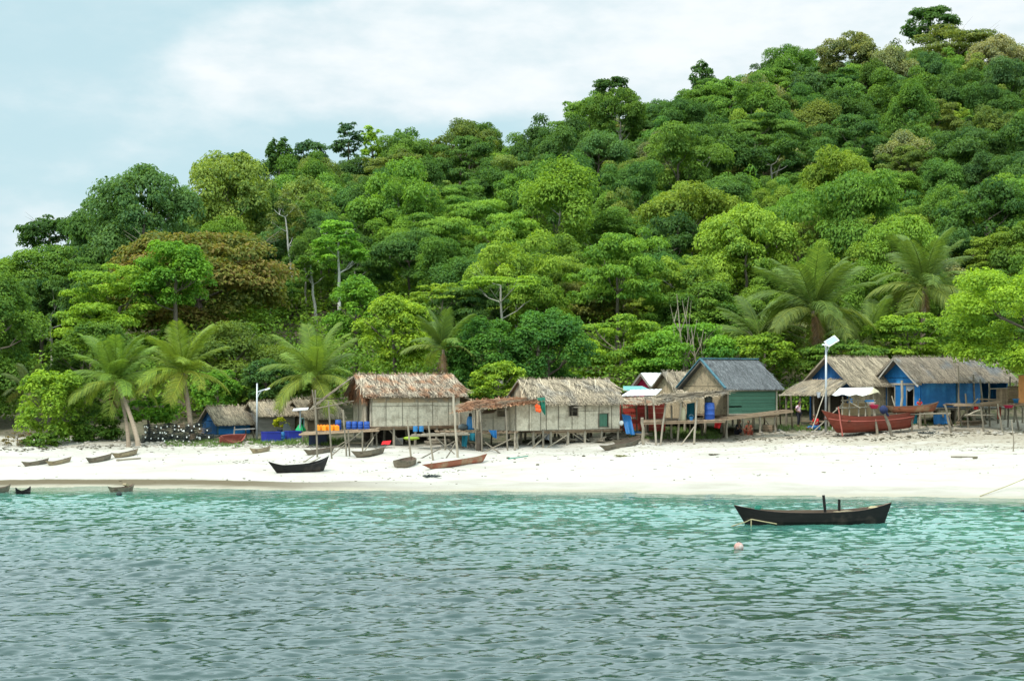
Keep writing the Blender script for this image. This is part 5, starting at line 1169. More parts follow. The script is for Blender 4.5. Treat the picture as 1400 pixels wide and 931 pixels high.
# small boats in the shallows on the left
def afloat(px0, px1, py, dy=0.0): Y = F * CAMH / (py - HZ); a, b_ = Wp(px0, py, Y), Wp(px1, py, Y + dy); a.z = b_.z = -.10; return a, b_
a, b_ = afloat(147, 184, 673, 1.0); t = boat('rowing_boat', 'brown boat in the shallows behind the black float', 'boat', a, b_, .6, .30, 'dugout_grey', 'hull_inside', bow=.08, stern=.14, sink=0, seats=2); mb = MB(); mb.box((.25, 0, .40), (.2, .3, .1), Matrix.Rotation(.5, 3, 'Y')); mb.build('tipped_board', 'dugout_tan', t, world=False)
a, b_ = afloat(21, 42, 676, .8); boat('rowing_boat', 'small dark boat with raised ends near the left edge of the water', 'boat', a, b_, .6, .22, 'black_hull', 'black_hull', bow=.2, stern=.2, sink=0, seats=1)
a, b_ = afloat(-24, 15, 673, .5); boat('rowing_boat', 'brown boat cut off by the left edge of the photo', 'boat', a, b_, .7, .3, 'dugout_grey', 'hull_inside', bow=.12, stern=.16, sink=0, seats=1)
def float_ball(px, py, r, mat, label):
    Y = F * CAMH / (py - HZ); c_ = Wp(px, py, Y); c_.z = r * .35; t = thing('mooring_buoy', c_, label, 'buoy'); mb = MB(); mb.ball((0, 0, 0), r, 18, 12); mb.build('float', mat, t, world=False, smooth=True)
    mb = MB(); mb.tube([(r * .3 * math.cos(w), 0, r + r * .25 * math.sin(w)) for w in [k * math.pi / 5 for k in range(6)]], r * .08, 5); mb.build('eyelet', 'wire_dark', t, world=False)
float_ball(1010, 750, .15, 'plastic_pinkwhite', 'pinkish white round buoy floating in front of the black boat')
float_ball(163, 677, .13, 'wire_dark', 'black round float in the shallows at the left')
mb = MB(); mb.tube([Wp(1385, 703, 57.2), Wp(1391, 702, 57.2), Wp(1396, 700, 57.2), Wp(1402, 697, 57.2)], [.04, .05, .06, .03], 6); o_ = mb.build('driftwood', 'black_hull'); tag(o_, 'black snag of driftwood poking from the water at the right edge', 'driftwood')
mb = MB(); q0, q1 = GP(1340, 679), GP(1410, 664); mb.tube([q0 + Vector((0, 0, .03)), q0.lerp(q1, .5) + Vector((0, 0, .22)), q1 + Vector((0, 0, .45))], .022, 5); o_ = mb.build('mooring_line', 'rope_tan'); tag(o_, 'taut mooring line running up the sand at the right edge', 'rope')
# red boat under repair
q0, q1 = GP(1140, 595), GP(1246, 582); q0 = Vector((Wp(1124, 595, 88.0).x, 88.0, 0)); q1 = Vector((Wp(1250, 580, 90.6).x, 90.6, 0)); q0.z = g1(q0.x, q0.y) + .12; q1.z = g1(q1.x, q1.y) + .12
rb = boat('fishing_boat', 'large red fishing boat on the sand under a white canvas awning', 'boat', q0, q1, 1.75, 1.02, 'red_hull', 'dugout_grey', bow=.50, stern=.2, seats=2, sink=0, rake_b=.16, rake_s=.05, pw=2.3, flat=.7, th=.06, ns=30, full_s=.35)
Lr = (q1 - q0).length
mb = MB()
for sd in (-1, 1): mb.tube([(-Lr * .5 + Lr * k / 20, sd * (.88 * (1 - abs(-1 + k / 10) ** 2.3 * (1 if k < 10 else .6)) + .03), .72 + (.36 if k < 10 else .15) * abs(-1 + k / 10) ** 3) for k in range(1, 20)], .03, 5)
mb.build('rubbing_strake', 'red_faded', rb, world=False)
aw = thing('boat_awning', GP(1170, 594), 'white canvas awning on a pole frame over the red boat', 'awning'); C0, C1, C2, C3 = Wp(1148, 530.5, 90.4), Wp(1194, 529.5, 90.4), Wp(1187, 540, 88.6), Wp(1138, 540, 88.6); mb = MB(); nn_ = 12
for i in range(nn_):
    for j in range(4):
        def cp(u_, v_): p = C0.lerp(C1, u_).lerp(C3.lerp(C2, u_), v_); return p + Vector((0, 0, .05 * math.sin(u_ * 17 + v_ * 3) * v_ - .10 * math.sin(math.pi * v_) * .3))
        u0, u1, v0, v1 = i / nn_, (i + 1) / nn_, j / 4, (j + 1) / 4; mb.prism([cp(u0, v0), cp(u1, v0), cp(u1, v1), cp(u0, v1)], (0, 0, -.012), .5)
mb.build('canvas', 'canvas_white', aw)
mb = MB(); mb.prism([C1, C1 + Vector((.35, -.1, -.28)), C2 + Vector((.35, .2, .1)), C2], (0, 0, -.012)); mb.prism([C1, C1 + Vector((.32, .0, -.18)), C1 + Vector((.5, .1, -.45)), C1 + Vector((.1, 0, -.2))], (0, 0, -.012)); mb.build('end_flap', 'plastic_cream', aw)
ft = lambda px_, py_, Y_: Wp(px_, py_, Y_)
tubes(aw, 'pole', 'pole_pale', [(ft(1161, 575, 89), ft(1161, 533, 89.6)), (ft(1174, 574, 89), ft(1173, 531, 89.6)), (ft(1194, 572, 89.4), ft(1194, 533, 89.9)), (ft(1152, 574, 89), ft(1152, 542, 89.4)), (ft(1183, 573, 89), ft(1184, 535, 89.6))], .045)
tubes(aw, 'rail', 'pole_pale', [(ft(1150, 547.5, 89.2), ft(1197, 547, 89.2)), (ft(1143, 558, 89.1), ft(1196, 556, 89.1)), (ft(1112, 590, 87.9), ft(1160, 545, 89.5)), (ft(1161, 549, 88.9), ft(1176, 558, 88.9))], .04)
mb = MB(); panel(mb, Wp(1150, 571, 90.0), Vector((1, .15, 0)), 1.95, 0, .92, (), 'v', .04, .42); mb.build('mat_side', 'carton', aw)
t = thing('prop_pole', GP(1112, 588), 'long pale bamboo leaning against the solar lamp beside the red bow', 'pole'); mb = MB(); mb.pole(Wp(1110, 586, 88.2), Wp(1131, 528, 89.5), .035, .03, 6, 6, .02); mb.build('bamboo', 'pole_pale', t)
o_ = t.children[0]; mtx = wmat(o_); o_.parent = None; o_.matrix_basis = mtx; tag(o_, t['label'], 'pole'); bpy.data.objects.remove(t); o_.name = 'bamboo_pole'
mb = MB(); mb.pole(Wp(1152, 596, 87.4), Wp(1146, 556, 87.9), .045, .04, 7, 4, .01); o_ = mb.build('prop_stick', 'red_faded'); tag(o_, 'thin reddish stick propped against the hull of the red boat', 'pole')
# brown canoe lying on the trestle
boat('dugout_canoe', 'brown plank canoe raised on the low trestle before the blue wall', 'canoe', Wp(1209, 566, 89.6), Wp(1284, 563, 90.8), .9, .42, 'dugout_red', 'hull_inside', bow=.10, stern=.22, seats=1, sink=-.02, flat=.7)

# ------------------------------------------------------------------ containers and cargo
def barrel(c, r, h, mat, label, group=None, top=None, name='plastic_drum', cat='drum'):
    t = thing(name, c, label, cat, group); mb = MB(); p = [(r * .86, 0), (r * .97, h * .05), (r, h * .12), (r, h * .31), (r * 1.04, h * .33), (r * 1.04, h * .36), (r, h * .38), (r, h * .63), (r * 1.04, h * .65), (r * 1.04, h * .68), (r, h * .70), (r, h * .88), (r * .94, h * .96), (r * .84, h * .975)]
    mb.lathe(p, n=18); mb.build('body', mat, t, world=False, smooth=True); mb = MB(); mb.lathe([(r * .88, h * .97), (r * .9, h * .985), (r * .9, h * 1.015), (r * .82, h * 1.03)], n=18); mb.build('lid', top or mat, t, world=False, smooth=True); return t
def jerry(c, mat, label, group, s=1.0, rz=0.0, cap='plastic_red'):
    t = thing('jerrycan', c, label, 'jerrycan', group, rz=rz); mb = MB(); w, d, h = .26 * s, .19 * s, .30 * s
    mb.prism([(-w / 2, -d / 2, 0), (w / 2, -d / 2, 0), (w / 2, -d / 2, h * .85), (w * .3, -d / 2, h), (-w * .34, -d / 2, h), (-w / 2, -d / 2, h * .85)], (0, d, 0), .5); bm = mb.build('body', mat, t, world=False)
    bv = bm.modifiers.new('bevel', 'BEVEL'); bv.width = .02; bv.segments = 2
    mb = MB(); mb.tube([(-w * .25, 0, h), (-w * .2, 0, h * 1.13), (w * .12, 0, h * 1.13), (w * .2, 0, h)], .018 * s, 6); mb.build('handle', mat, t, world=False)
    mb = MB(); mb.lathe([(.025 * s, h), (.025 * s, h * 1.12)], (w * .33, 0, 0), 8); mb.build('cap', cap, t, world=False); return t
zA = Wp(450, 589, 85).z
j0 = None
for k in range(7):
    p = Wp(435 + k * 4.3, 589, 84.9 + .15 * (k % 2)); p.z = Wp(440, 590, 84.2).z + .03
    lab = ('leftmost', 'second from left', 'third from left', 'middle', 'third from right', 'second from right', 'rightmost')[k] + ' orange jerrycan in the row on the landing stage'
    if j0 is None: j0 = jerry(p, 'plastic_orange', lab, 'orange jerrycans on the landing stage', 1.0, rz=.2)
    else: c_ = copy_tree(j0); c_.location = p; c_.rotation_euler = (0, 0, random.uniform(-.4, .4)); c_['label'] = lab
zdk = Wp(440, 590, 84.2).z + .03
d0 = None
for k, px_ in enumerate((477, 485, 493, 501.5)):
    p = Wp(px_, 582, 85.4 - .1 * k); p.z = zdk - .03 + .1
    lab = ('leftmost', 'second from left', 'second from right', 'rightmost')[k] + ' blue drum in the row of four by the dark doorway'
    if d0 is None: d0 = barrel(p, .17, .46, 'plastic_blue', lab, 'blue drums by the doorway')
    else: c_ = copy_tree(d0); c_.location = p; c_['label'] = lab
p = Wp(462.5, 585, 85.8); p.z = zdk + .02; barrel(p, .19, .58, 'plastic_blue', 'single blue drum right of the orange jerrycans')
def tub(x0, x1, yt, yb, mat, label, depth=.9, rz=0.0, rim=True, fill=False):
    f = GP((x0 + x1) / 2, yb); w = (x1 - x0) * f.y / F; h = (yb - yt) * f.y / F; t = thing('storage_tub', f + Vector((0, depth / 2, 0)), label, 'tub', rz=rz); mb = MB(); a, b_ = w / 2, depth / 2
    for sx, sy, ex, ey in ((-a, -b_, a, -b_), (a, -b_, a, b_), (a, b_, -a, b_), (-a, b_, -a, -b_)): mb.beam((sx * .97, sy * .97, h / 2), (ex * .97, ey * .97, h / 2), .03, h, tone=.5)
    mb.box((0, 0, .05), (w * .95, depth * .95, .04), tone=.5); mb.build('body', mat, t, world=False); mb = MB()
    for sx, sy, ex, ey in ((-a, -b_, a, -b_), (a, -b_, a, b_), (a, b_, -a, b_), (-a, b_, -a, -b_)): mb.beam((sx, sy, h), (ex, ey, h), .05, .05, tone=.6)
    mb.build('rim', mat, t, world=False); return t
tub(358, 380, 591, 604, 'plastic_royal', 'royal blue tub at the foot of the pole lamp', rz=.5); tub(390, 408, 590, 602, 'plastic_royal', 'royal blue tub right of the round blue drum', rz=.5)
p = GP(384.5, 603); barrel(p, .22, .56, 'plastic_sky', 'round lighter blue drum between the two royal blue tubs')
tub(422, 447, 593, 608, 'plastic_dark', 'dark navy tub under the landing stage', 1.0)
# potted bush, tarp wedge and green cloth by the tubs
t = thing('potted_plant', GP(380, 599) + Vector((0, 1.0, .4)), 'bright yellow-green potted bush rising behind the blue tubs', 'plant'); me = crown_mesh('foliage', 77, .45, .4, .42, .13, clump=.4, zmin=-.6); o_ = link('foliage', me, 'leaf', t); o_.location = (0, 0, .45); o_.color = (.30, .36, .02, 1)
mb = MB(); mb.lathe([(.16, -.4), (.2, .1), (.17, .12)], n=10); mb.build('pot', 'plastic_dark', t, world=False)
mb = MB(); q = GP(392, 600) + Vector((0, .9, 0)); z0_ = q.z; P = [Wp(386, 592, q.y), Wp(388, 579, q.y), Wp(392, 578.5, q.y), Wp(401, 592, q.y)]; mb.prism(P, (0, .5, 0)); o_ = mb.build('tarpaulin', 'tarp_grey'); tag(o_, 'grey-green tarpaulin slumped behind the right-hand blue tub', 'tarpaulin')
mb = MB(); rs = random.Random(8)
for k in range(9):
    a = k * .7; c_ = Wp(411, 584, 90.2); mb.prism([c_ + Vector((0, 0, .35)), c_ + Vector((.34 * math.cos(a), .2 * math.sin(a), -.15)), c_ + Vector((.30 * math.cos(a + .5), .2 * math.sin(a + .5), -.28)), c_ + Vector((.2 * math.cos(a + .8), .15 * math.sin(a + .8), -.1))], (0, .02, 0))
o_ = mb.build('hung_cloth', 'plastic_green'); tag(o_, 'bright green cloth draped on the end of the landing stage', 'cloth')
# things round the long house annex
t = thing('jug', Wp(643, 588, 84.9), 'big sky-blue water jug with black top on the annex floor', 'jug'); mb = MB(); mb.lathe([(.20, .02), (.225, .08), (.225, .5), (.20, .66), (.16, .78), (.12, .82)], n=14); mb.build('body', 'plastic_sky', t, world=False, smooth=True); mb = MB(); mb.lathe([(.10, .81), (.09, .98), (.05, 1.02)], n=10); mb.build('cap', 'wire_dark', t, world=False)
mb = MB(); c_ = Wp(633, 585, 84.8); mb.ball(c_ + Vector((0, 0, .05)), (.3, .25, .2), 12, 8, jit=.06); o_ = mb.build('cloth_bundle', 'tarp_grey', smooth=True); tag(o_, 'dark grey bundle beside the sky-blue jug', 'bundle')
def cloth(name, pts, mat, label, cat, folds=7, th=.015, amp=.05, Y=85.0, yoff=None):
    """a hanging sheet: pts = photo corners tl, tr, br, bl"""
    P = [Wp(x, y_, Y if yoff is None else Y + yoff[i]) for i, (x, y_) in enumerate(pts)]; mb = MB(); nx, nz = folds * 3, 8
    def f(u_, v_): q = P[0].lerp(P[1], u_).lerp(P[3].lerp(P[2], u_), v_); return q + Vector((0, amp * math.sin(u_ * folds * 2.1 + v_ * 1.5) * (.3 + v_), -.04 * abs(math.sin(u_ * folds * 1.3 + 1)) * v_))
    for i in range(nx):
        for j in range(nz): mb.prism([f(i / nx, j / nz), f((i + 1) / nx, j / nz), f((i + 1) / nx, (j + 1) / nz), f(i / nx, (j + 1) / nz)], (0, th, 0), .5)
    o_ = mb.build(name, mat); tag(o_, label, cat); return o_
cloth('tarpaulin', [(632, 592), (640, 592), (638, 611), (631, 609)], 'tarp_teal', 'dark teal tarpaulin strip hanging from the annex platform', 'tarpaulin', 3, Y=84.0)
cloth('tarpaulin', [(641, 592), (654, 592), (653, 603), (642, 601)], 'tarp_teal', 'wide dark teal tarpaulin beside the hanging strip under the annex', 'tarpaulin', 4, Y=84.15)
cloth('tarpaulin', [(668, 588), (679, 588), (679, 599), (674, 597)], 'tarp_blue', 'bright blue tarpaulin hanging under the annex wall', 'tarpaulin', 4, Y=83.8)
cloth('fishing_net', [(734, 544), (745, 543), (746, 568), (742, 563)], 'net_green', 'green fishing net hung at the wall corner of the long house', 'net', 5, Y=84.1)
fl = None
for k, (px_, py_) in enumerate(((733.5, 555), (736.5, 556.5), (734.5, 560), (737.5, 561))):
    if fl is None: mb = MB(); mb.ball((0, 0, 0), (.11, .11, .14), 10, 8); fl = mb.build('net_float', 'plastic_orange', smooth=True); MATS['float_red'] = std('float_red', (.72, .09, .02), namt=.1, rough=.5); fl.data.materials[0] = MATS['float_red']; o_ = fl
    else: o_ = fl.copy(); COL.objects.link(o_)
    o_.location = Wp(px_, py_, 83.9); tag(o_, 'orange-red net float in the cluster hanging on the long house wall', 'float', 'floats hanging on the wall')
cloth('tarpaulin', [(850, 566), (862, 568), (868, 594), (856, 592)], 'tarp_blue', 'long blue tarpaulin slumped off the right end of the long house', 'tarpaulin', 4, Y=88.3, yoff=(0, 0, -1.0, -1.0))
mb = MB(); c_ = GP(868, 596); mb.ball(c_ + Vector((.15, .2, .05)), (.5, .35, .22), 12, 7, jit=.12); o_ = mb.build('tarpaulin', 'tarp_blue', smooth=True); tag(o_, 'crumpled heap of blue tarpaulin on the ground by the stall', 'tarpaulin')
# porch goods
zp = Wp(930, 575.5, 87).z + .03
p = Wp(970, 575, 87.4); p.z = zp; barrel(p, .31, 1.05, 'plastic_blue', 'very large blue drum under the straw porch')
t = thing('cooking_pot', Wp(968, 551.5, 87.4), 'blackened pot standing on the very large blue drum', 'pot'); t.location.z = zp + 1.085; mb = MB(); mb.lathe([(.16, 0), (.2, .05), (.2, .26), (.22, .28), (.14, .34), (.04, .38)], n=12); mb.build('body', 'wire_dark', t, world=False, smooth=True)
p = Wp(933, 576, 87); p.z = zp; t = thing('water_can', p, 'tall cream-coloured water can on the porch edge', 'can'); mb = MB(); mb.lathe([(.2, 0), (.21, .04), (.2, .55), (.17, .6), (.17, .74), (.18, .76)], n=14); mb.build('body', 'plastic_cream', t, world=False, smooth=True); mb = MB(); mb.lathe([(.185, .75), (.185, .79), (.1, .8)], n=14); mb.build('lid', 'plastic_cream', t, world=False)
p = Wp(945, 576, 86.8); p.z = zp; t = thing('bucket', p, 'small blue bucket between cream can and large blue drum', 'bucket'); mb = MB(); mb.lathe([(.1, 0), (.14, .24), (.155, .25), (.13, .245), (.09, .02)], n=12); mb.build('body', 'plastic_sky', t, world=False); mb = MB(); mb.tube([(.14 * math.cos(w), 0, .24 + .13 * math.sin(w)) for w in [k * math.pi / 8 for k in range(9)]], .008, 5); mb.build('handle', 'galvanised', t, world=False)
cloth('hung_cloth', [(939, 552), (950, 550), (950, 573), (939, 574)], 'tarp_teal', 'dark teal cloth screening the porch behind the small bucket', 'cloth', 4, Y=88.6)
cloth('hung_cloth', [(977, 577), (987, 577), (984, 585), (977, 584)], 'cloth_red', 'red cloth hanging under the porch deck beside the green wall', 'cloth', 3, Y=87.6)
cloth('hung_cloth', [(523, 603), (535, 602), (533, 607), (521, 607)], 'cloth_red', 'pink-red cloth lying under the rusty-thatched house', 'cloth', 4, Y=84.2, yoff=(0, 0, -.5, -.5))
mb = MB(); c_ = GP(568, 600); c_.y = 85.5; c_.z = Wp(569, 599, 85.5).z; mb.ball(c_, (.5, .3, .12), 12, 6); o_ = mb.build('upturned_basin', 'plastic_lime', smooth=True); tag(o_, 'lime green basin stored under the rusty-thatched house', 'basin')
for k, (px_, lab) in enumerate(((568, 'left of two blue tins under the floor of the rusty-thatched house'), (576, 'right of two blue tins under the floor of the rusty-thatched house'))):
    t = thing('storage_tin', Wp(px_, 590, 84.3), lab, 'tin'); mb = MB(); mb.lathe([(.13, 0), (.14, .02), (.14, .30), (.12, .32)], n=12); mb.build('body', 'plastic_sky', t, world=False)
# stuff by the red boat and the right-hand houses
def basin(c, r, h, mat, label):
    t = thing('plastic_basin', c, label, 'basin'); mb = MB(); mb.lathe([(r * .7, 0), (r, h), (r * 1.08, h + .02), (r * .95, h), (r * .65, .03)], n=16); mb.build('body', mat, t, world=False, smooth=True); mb = MB(); mb.lathe([(r * 1.0, h + .01), (r * 1.1, h + .015), (r * 1.1, h + .035), (r * 1.0, h + .03)], n=16); mb.build('rim', mat, t, world=False); return t
qp = GP(1201, 594).y; basin(Wp(1195, 558.5, qp), .28, .2, 'plastic_pink', 'bright pink-red basin balanced on the stout post by the red boat'); basin(Wp(1191, 554, qp + .5), .26, .16, 'plastic_white', 'white basin behind the bright pink-red basin')
mb = MB(); c_ = Wp(1208, 560, GP(1221, 596).y); mb.ball(c_, (.26, .24, .26), 12, 8, jit=.1); mb.tube([c_ + Vector((.1, 0, -.1)), c_ + Vector((.3, -.05, -.4))], [.1, .05], 7); o_ = mb.build('net_bundle', 'cloth_navy', smooth=True); tag(o_, 'dark navy bundle hung on the stout leaning post', 'bundle')
mb = MB(); mb.box(Wp(1188, 548, 89.3), (.55, .3, .12)); o_ = mb.build('cool_box', 'plastic_sky'); tag(o_, 'small blue box on the awning rail of the red boat', 'box')
cloth('tarpaulin', [(1239, 566), (1254, 566), (1254, 578), (1243, 579)], 'tarp_teal', 'teal tarpaulin hung under the brown canoe', 'tarpaulin', 4, Y=90.4)
cloth('tarpaulin', [(1276, 567), (1298, 566), (1298, 579), (1277, 579)], 'tarp_blue', 'deep blue tarpaulin hung under the bright blue house', 'tarpaulin', 5, Y=91.2)
cloth('hung_cloth', [(1331, 553), (1338, 553), (1338, 559), (1332, 559)], 'cloth_red', 'orange-red cloth hanging under the platform at its left', 'cloth', 3, Y=90.6)
cloth('hung_cloth', [(1363, 556), (1369, 556), (1369, 572), (1364, 572)], 'cloth_rust', 'long rust-red cloth hanging under the middle of the platform', 'cloth', 3, Y=91)
basin(Wp(1379, 558, 90.3), .3, .16, 'plastic_pink', 'pink basin slung under the right-hand platform')
t = basin(Wp(1390, 551, 90.8), .24, .24, 'plastic_sky', 'sky-blue bowl standing on the platform by the orange plywood'); 
mb = MB(); mb.ball(Wp(849.5, 578.5, 88.0), (.17, .17, .17), 12, 8); o_ = mb.build('white_float', 'plastic_white', smooth=True); tag(o_, 'white round float hanging beside the long blue tarpaulin', 'float')
cloth('hung_cloth', [(1116, 536), (1122, 536), (1122, 543), (1118, 543)], 'cloth_grey', 'pale grey cloth hanging in the porch of the blue-gabled house', 'cloth', 3, Y=90.5)
# plastic chair on the porch
t = thing('plastic_chair', Wp(1144, 572, 91.2), 'pink and white plastic chair on the porch behind the red bow', 'chair', rz=.5); t.location.z = g1(t.location.x, 91.2) + .1
for sx in (-.2, .2):
    for sy in (-.2, .2): mb = MB(); mb.tube([(sx, sy, 0), (sx * .92, sy * .92, .44)], .022, 6); mb.build('leg', 'plastic_white', t, world=False)
mb = MB(); mb.box((0, 0, .45), (.46, .46, .03)); mb.build('seat', 'plastic_pink', t, world=False); mb = MB(); mb.box((0, .22, .70), (.44, .03, .46), Matrix.Rotation(-.2, 3, 'X')); mb.build('backrest', 'plastic_white', t, world=False)
# stacked wire fish traps with white floats
TRP = []
def trap_proto(k):
    rs = random.Random(60 + k); t = thing('fish_trap', (0, 0, 0), 'dark wire fish trap with white floats', 'fish trap', 'stacked fish traps'); mb = MB(); w, d_, h = .36, .55, .29
    for zz_ in (0, h * .5, h):
        for a, b_ in (((-w / 2, -d_ / 2), (w / 2, -d_ / 2)), ((w / 2, -d_ / 2), (w / 2, d_ / 2)), ((w / 2, d_ / 2), (-w / 2, d_ / 2)), ((-w / 2, d_ / 2), (-w / 2, -d_ / 2))): mb.beam((*a, zz_), (*b_, zz_), .02, .02, tone=rs.random())
    for i in range(7):
        for j in (-1, 1): x = -w / 2 + w * i / 6; mb.beam((x, j * d_ / 2, 0), (x + rs.uniform(-.04, .04), j * d_ / 2, h), .014, .014); mb.beam((x, -d_ / 2, h), (x, d_ / 2, h), .014, .014)
    for i in range(5): mb.tube([(rs.uniform(-.15, .15), rs.uniform(-.2, .2), rs.uniform(.03, .2)) for q in range(4)], .02, 5)
    mb.build('cage', 'wire_dark' if k != 2 else 'plank_brown', t, world=False)
    for i in range((2, 1, 1, 3)[k]): mb = MB(); mb.ball((rs.uniform(-.15, .15), -.28 - rs.random() * .05, rs.uniform(.04, .26)), (.045, .04, .055) if rs.random() < .5 else (.06, .045, .04), 7, 5); mb.build('float', 'plastic_white', t, world=False)
    return t
TRP = [trap_proto(k) for k in range(4)]; used_ = [False] * 4; base_ = GP(245, 606)
for row, (rn, py_, xs_) in enumerate((('bottom', 603, range(197, 262, 9)), ('second', 596, range(200, 296, 9)), ('third', 588, range(202, 292, 9)), ('top', 581, range(205, 282, 9)))):
    xs_ = list(xs_)
    for k, px_ in enumerate(xs_):
        p = Wp(px_ + random.uniform(-2, 2), py_ + 4 + 2 * (px_ < 230) + random.uniform(-1.2, 1.2), base_.y + .5 + .07 * row); p.y += random.uniform(-.08, .08)
        i = random.choices(range(4), [4, 4, 2, 3])[0]; o_ = TRP[i] if not used_[i] else copy_tree(TRP[i]); used_[i] = True
        o_.location = p; o_.rotation_euler = (random.uniform(-.15, .15), random.uniform(-.35, .35), random.uniform(-.3, .3)); sc_ = random.uniform(.9, 1.15); o_.scale = (sc_, sc_, sc_)
        n_ = len(xs_); pos = 'leftmost' if k == 0 else 'rightmost' if k == n_ - 1 else f'number {k + 1} from the left'
        o_['label'] = f'dark wire fish trap in the {rn} row of the stack, {pos}'
for i in range(4):
    if not used_[i]:
        for ch in list(TRP[i].children): bpy.data.objects.remove(ch)
        bpy.data.objects.remove(TRP[i])

# ------------------------------------------------------------------ people
def skin_mesh(chains, radii, pts, root, sub=1):
    idx = {k: i for i, k in enumerate(pts)}; edges = [(idx[a], idx[b_]) for ch in chains for a, b_ in zip(ch, ch[1:])]
    me = bpy.data.meshes.new('body'); me.from_pydata([tuple(pts[k]) for k in pts], edges, []); ob = bpy.data.objects.new('tmp', me); COL.objects.link(ob)
    ob.modifiers.new('skin', 'SKIN'); sm = ob.modifiers.new('sub', 'SUBSURF'); sm.levels = sm.render_levels = sub
    for k, i in idx.items(): sv = me.skin_vertices[0].data[i]; r = radii[k]; sv.radius = (r, r); sv.use_root = (k == root)
    bpy.context.view_layer.update(); dg = bpy.context.evaluated_depsgraph_get(); m2 = bpy.data.meshes.new_from_object(ob.evaluated_get(dg)); bpy.data.objects.remove(ob); return m2
def person(loc, rz, label, pose, shirt, trousers, scale=1.0, long_hair=False):
    t = thing('person', loc, label, 'person', rz=rz); t.scale = (scale,) * 3; V = Vector
    if pose == 'stand':
        P = dict(pel=V((0, 0, .90)), spi=V((0, .01, 1.06)), che=V((0, .02, 1.24)), nek=V((0, 0, 1.38)), hed=V((0, -.02, 1.46)))
        sh = .16; arms = [(V((-sh, .02, 1.33)), V((-.27, .10, 1.10)), V((-.17, -.04, .98))), (V((sh, .02, 1.33)), V((.22, .06, 1.08)), V((.22, -.05, .86)))]
        legs = [(V((-.085, 0, .86)), V((-.10, -.03, .47)), V((-.11, .02, .08)), V((-.12, -.13, .03))), (V((.085, 0, .86)), V((.12, .03, .47)), V((.14, .08, .08)), V((.16, -.06, .03)))]
    else:
        P = dict(pel=V((0, 0, .10)), spi=V((0, -.03, .26)), che=V((0, -.07, .44)), nek=V((0, -.12, .58)), hed=V((0, -.16, .66)))
        arms = [(V((-.16, -.08, .53)), V((-.24, -.18, .32)), V((-.12, -.36, .30))), (V((.16, -.08, .53)), V((.24, -.18, .32)), V((.12, -.38, .28)))]
        legs = [(V((-.09, -.03, .10)), V((-.20, -.36, .34 if pose == 'squat' else .12)), V((-.13, -.30 if pose == 'squat' else -.62, .0 if pose == 'squat' else .05)), V((-.14, -.42 if pose == 'squat' else -.72, -.02 if pose == 'squat' else .08))), (V((.09, -.03, .10)), V((.20, -.36, .34 if pose == 'squat' else .12)), V((.13, -.30 if pose == 'squat' else -.60, .0 if pose == 'squat' else .05)), V((.14, -.42 if pose == 'squat' else -.70, -.02 if pose == 'squat' else .08)))]
    R_ = dict(pel=.125, spi=.105, che=.125, nek=.055, hed=.05); ch = [['pel', 'spi', 'che', 'nek', 'hed']]
    for i, (a, e, w) in enumerate(arms):
        P[f's{i}'], P[f'e{i}'], P[f'w{i}'] = a, e, w; R_[f's{i}'], R_[f'e{i}'], R_[f'w{i}'] = .055, .04, .028; d = (w - e).normalized(); sd = d.cross(V((0, 1, .3))).normalized(); P[f'h{i}'] = w + d * .06; R_[f'h{i}'] = .032; ch.append(['che', f's{i}', f'e{i}', f'w{i}', f'h{i}'])
        for k in range(5):
            off_ = (k - 1.5) * .018; b_ = P[f'h{i}'] + sd * (off_ if k < 4 else .035) + d * (.035 if k < 4 else -.01); l_ = (.05, .06, .055, .045, .045)[k]; dd = d if k < 4 else (d + sd * .8).normalized()
            P[f'f{i}{k}'] = b_; P[f'g{i}{k}'] = b_ + dd * l_ * .6 - V((0, 0, .004)); P[f'k{i}{k}'] = b_ + (dd - V((0, .25, .2))).normalized() * l_; R_[f'f{i}{k}'] = R_[f'g{i}{k}'] = .0095; R_[f'k{i}{k}'] = .008; ch.append([f'h{i}', f'f{i}{k}', f'g{i}{k}', f'k{i}{k}'])
    for i, (h_, k_, a_, t_) in enumerate(legs): P[f'l{i}'], P[f'n{i}'], P[f'a{i}'], P[f't{i}'] = h_, k_, a_, t_; R_[f'l{i}'], R_[f'n{i}'], R_[f'a{i}'], R_[f't{i}'] = .085, .058, .038, .034; ch.append(['pel', f'l{i}', f'n{i}', f'a{i}', f't{i}'])
    body = skin_mesh(ch, R_, P, 'pel'); hc = P['hed'] + V((0, -.02, .09)); bm = bmesh.new(); bm.from_mesh(body)
    r = bmesh.ops.create_uvsphere(bm, u_segments=16, v_segments=12, radius=1.0)
    for v_ in r['verts']:
        x, y_, z = v_.co; nose = max(0, 1 - ((x / .22) ** 2 + ((z + .12) / .3) ** 2)) * (y_ < 0) * .22; jaw = 1 - .22 * max(0, -z); v_.co = hc + V((x * .078 * jaw, (y_ - nose) * .095 * jaw, z * .118))
    for sx in (-1, 1):
        e = bmesh.ops.create_uvsphere(bm, u_segments=8, v_segments=6, radius=.02)
        for v_ in e['verts']: v_.co = hc + V((sx * .08 + v_.co.x * .4, .005 + v_.co.y, v_.co.z * 1.5))
    bm.to_mesh(body); bm.free(); body.name = 'body'
    for p_ in body.polygons: p_.use_smooth = True
    link('body', body, 'skin', t)
    for sx in (-1, 1): mb = MB(); mb.ball(hc + V((sx * .03, -.088, .005)), (.012, .008, .008), 8, 6); mb.build('eye', 'hair', t, world=False)
    mb = MB(); mb.ball(hc + V((0, -.088, -.058)), (.025, .008, .007), 8, 5); mb.build('mouth', 'cloth_rust', t, world=False)
    mb = MB(); mb.ball(hc + V((0, .018, .022)), (.088, .098, .112), 14, 9)
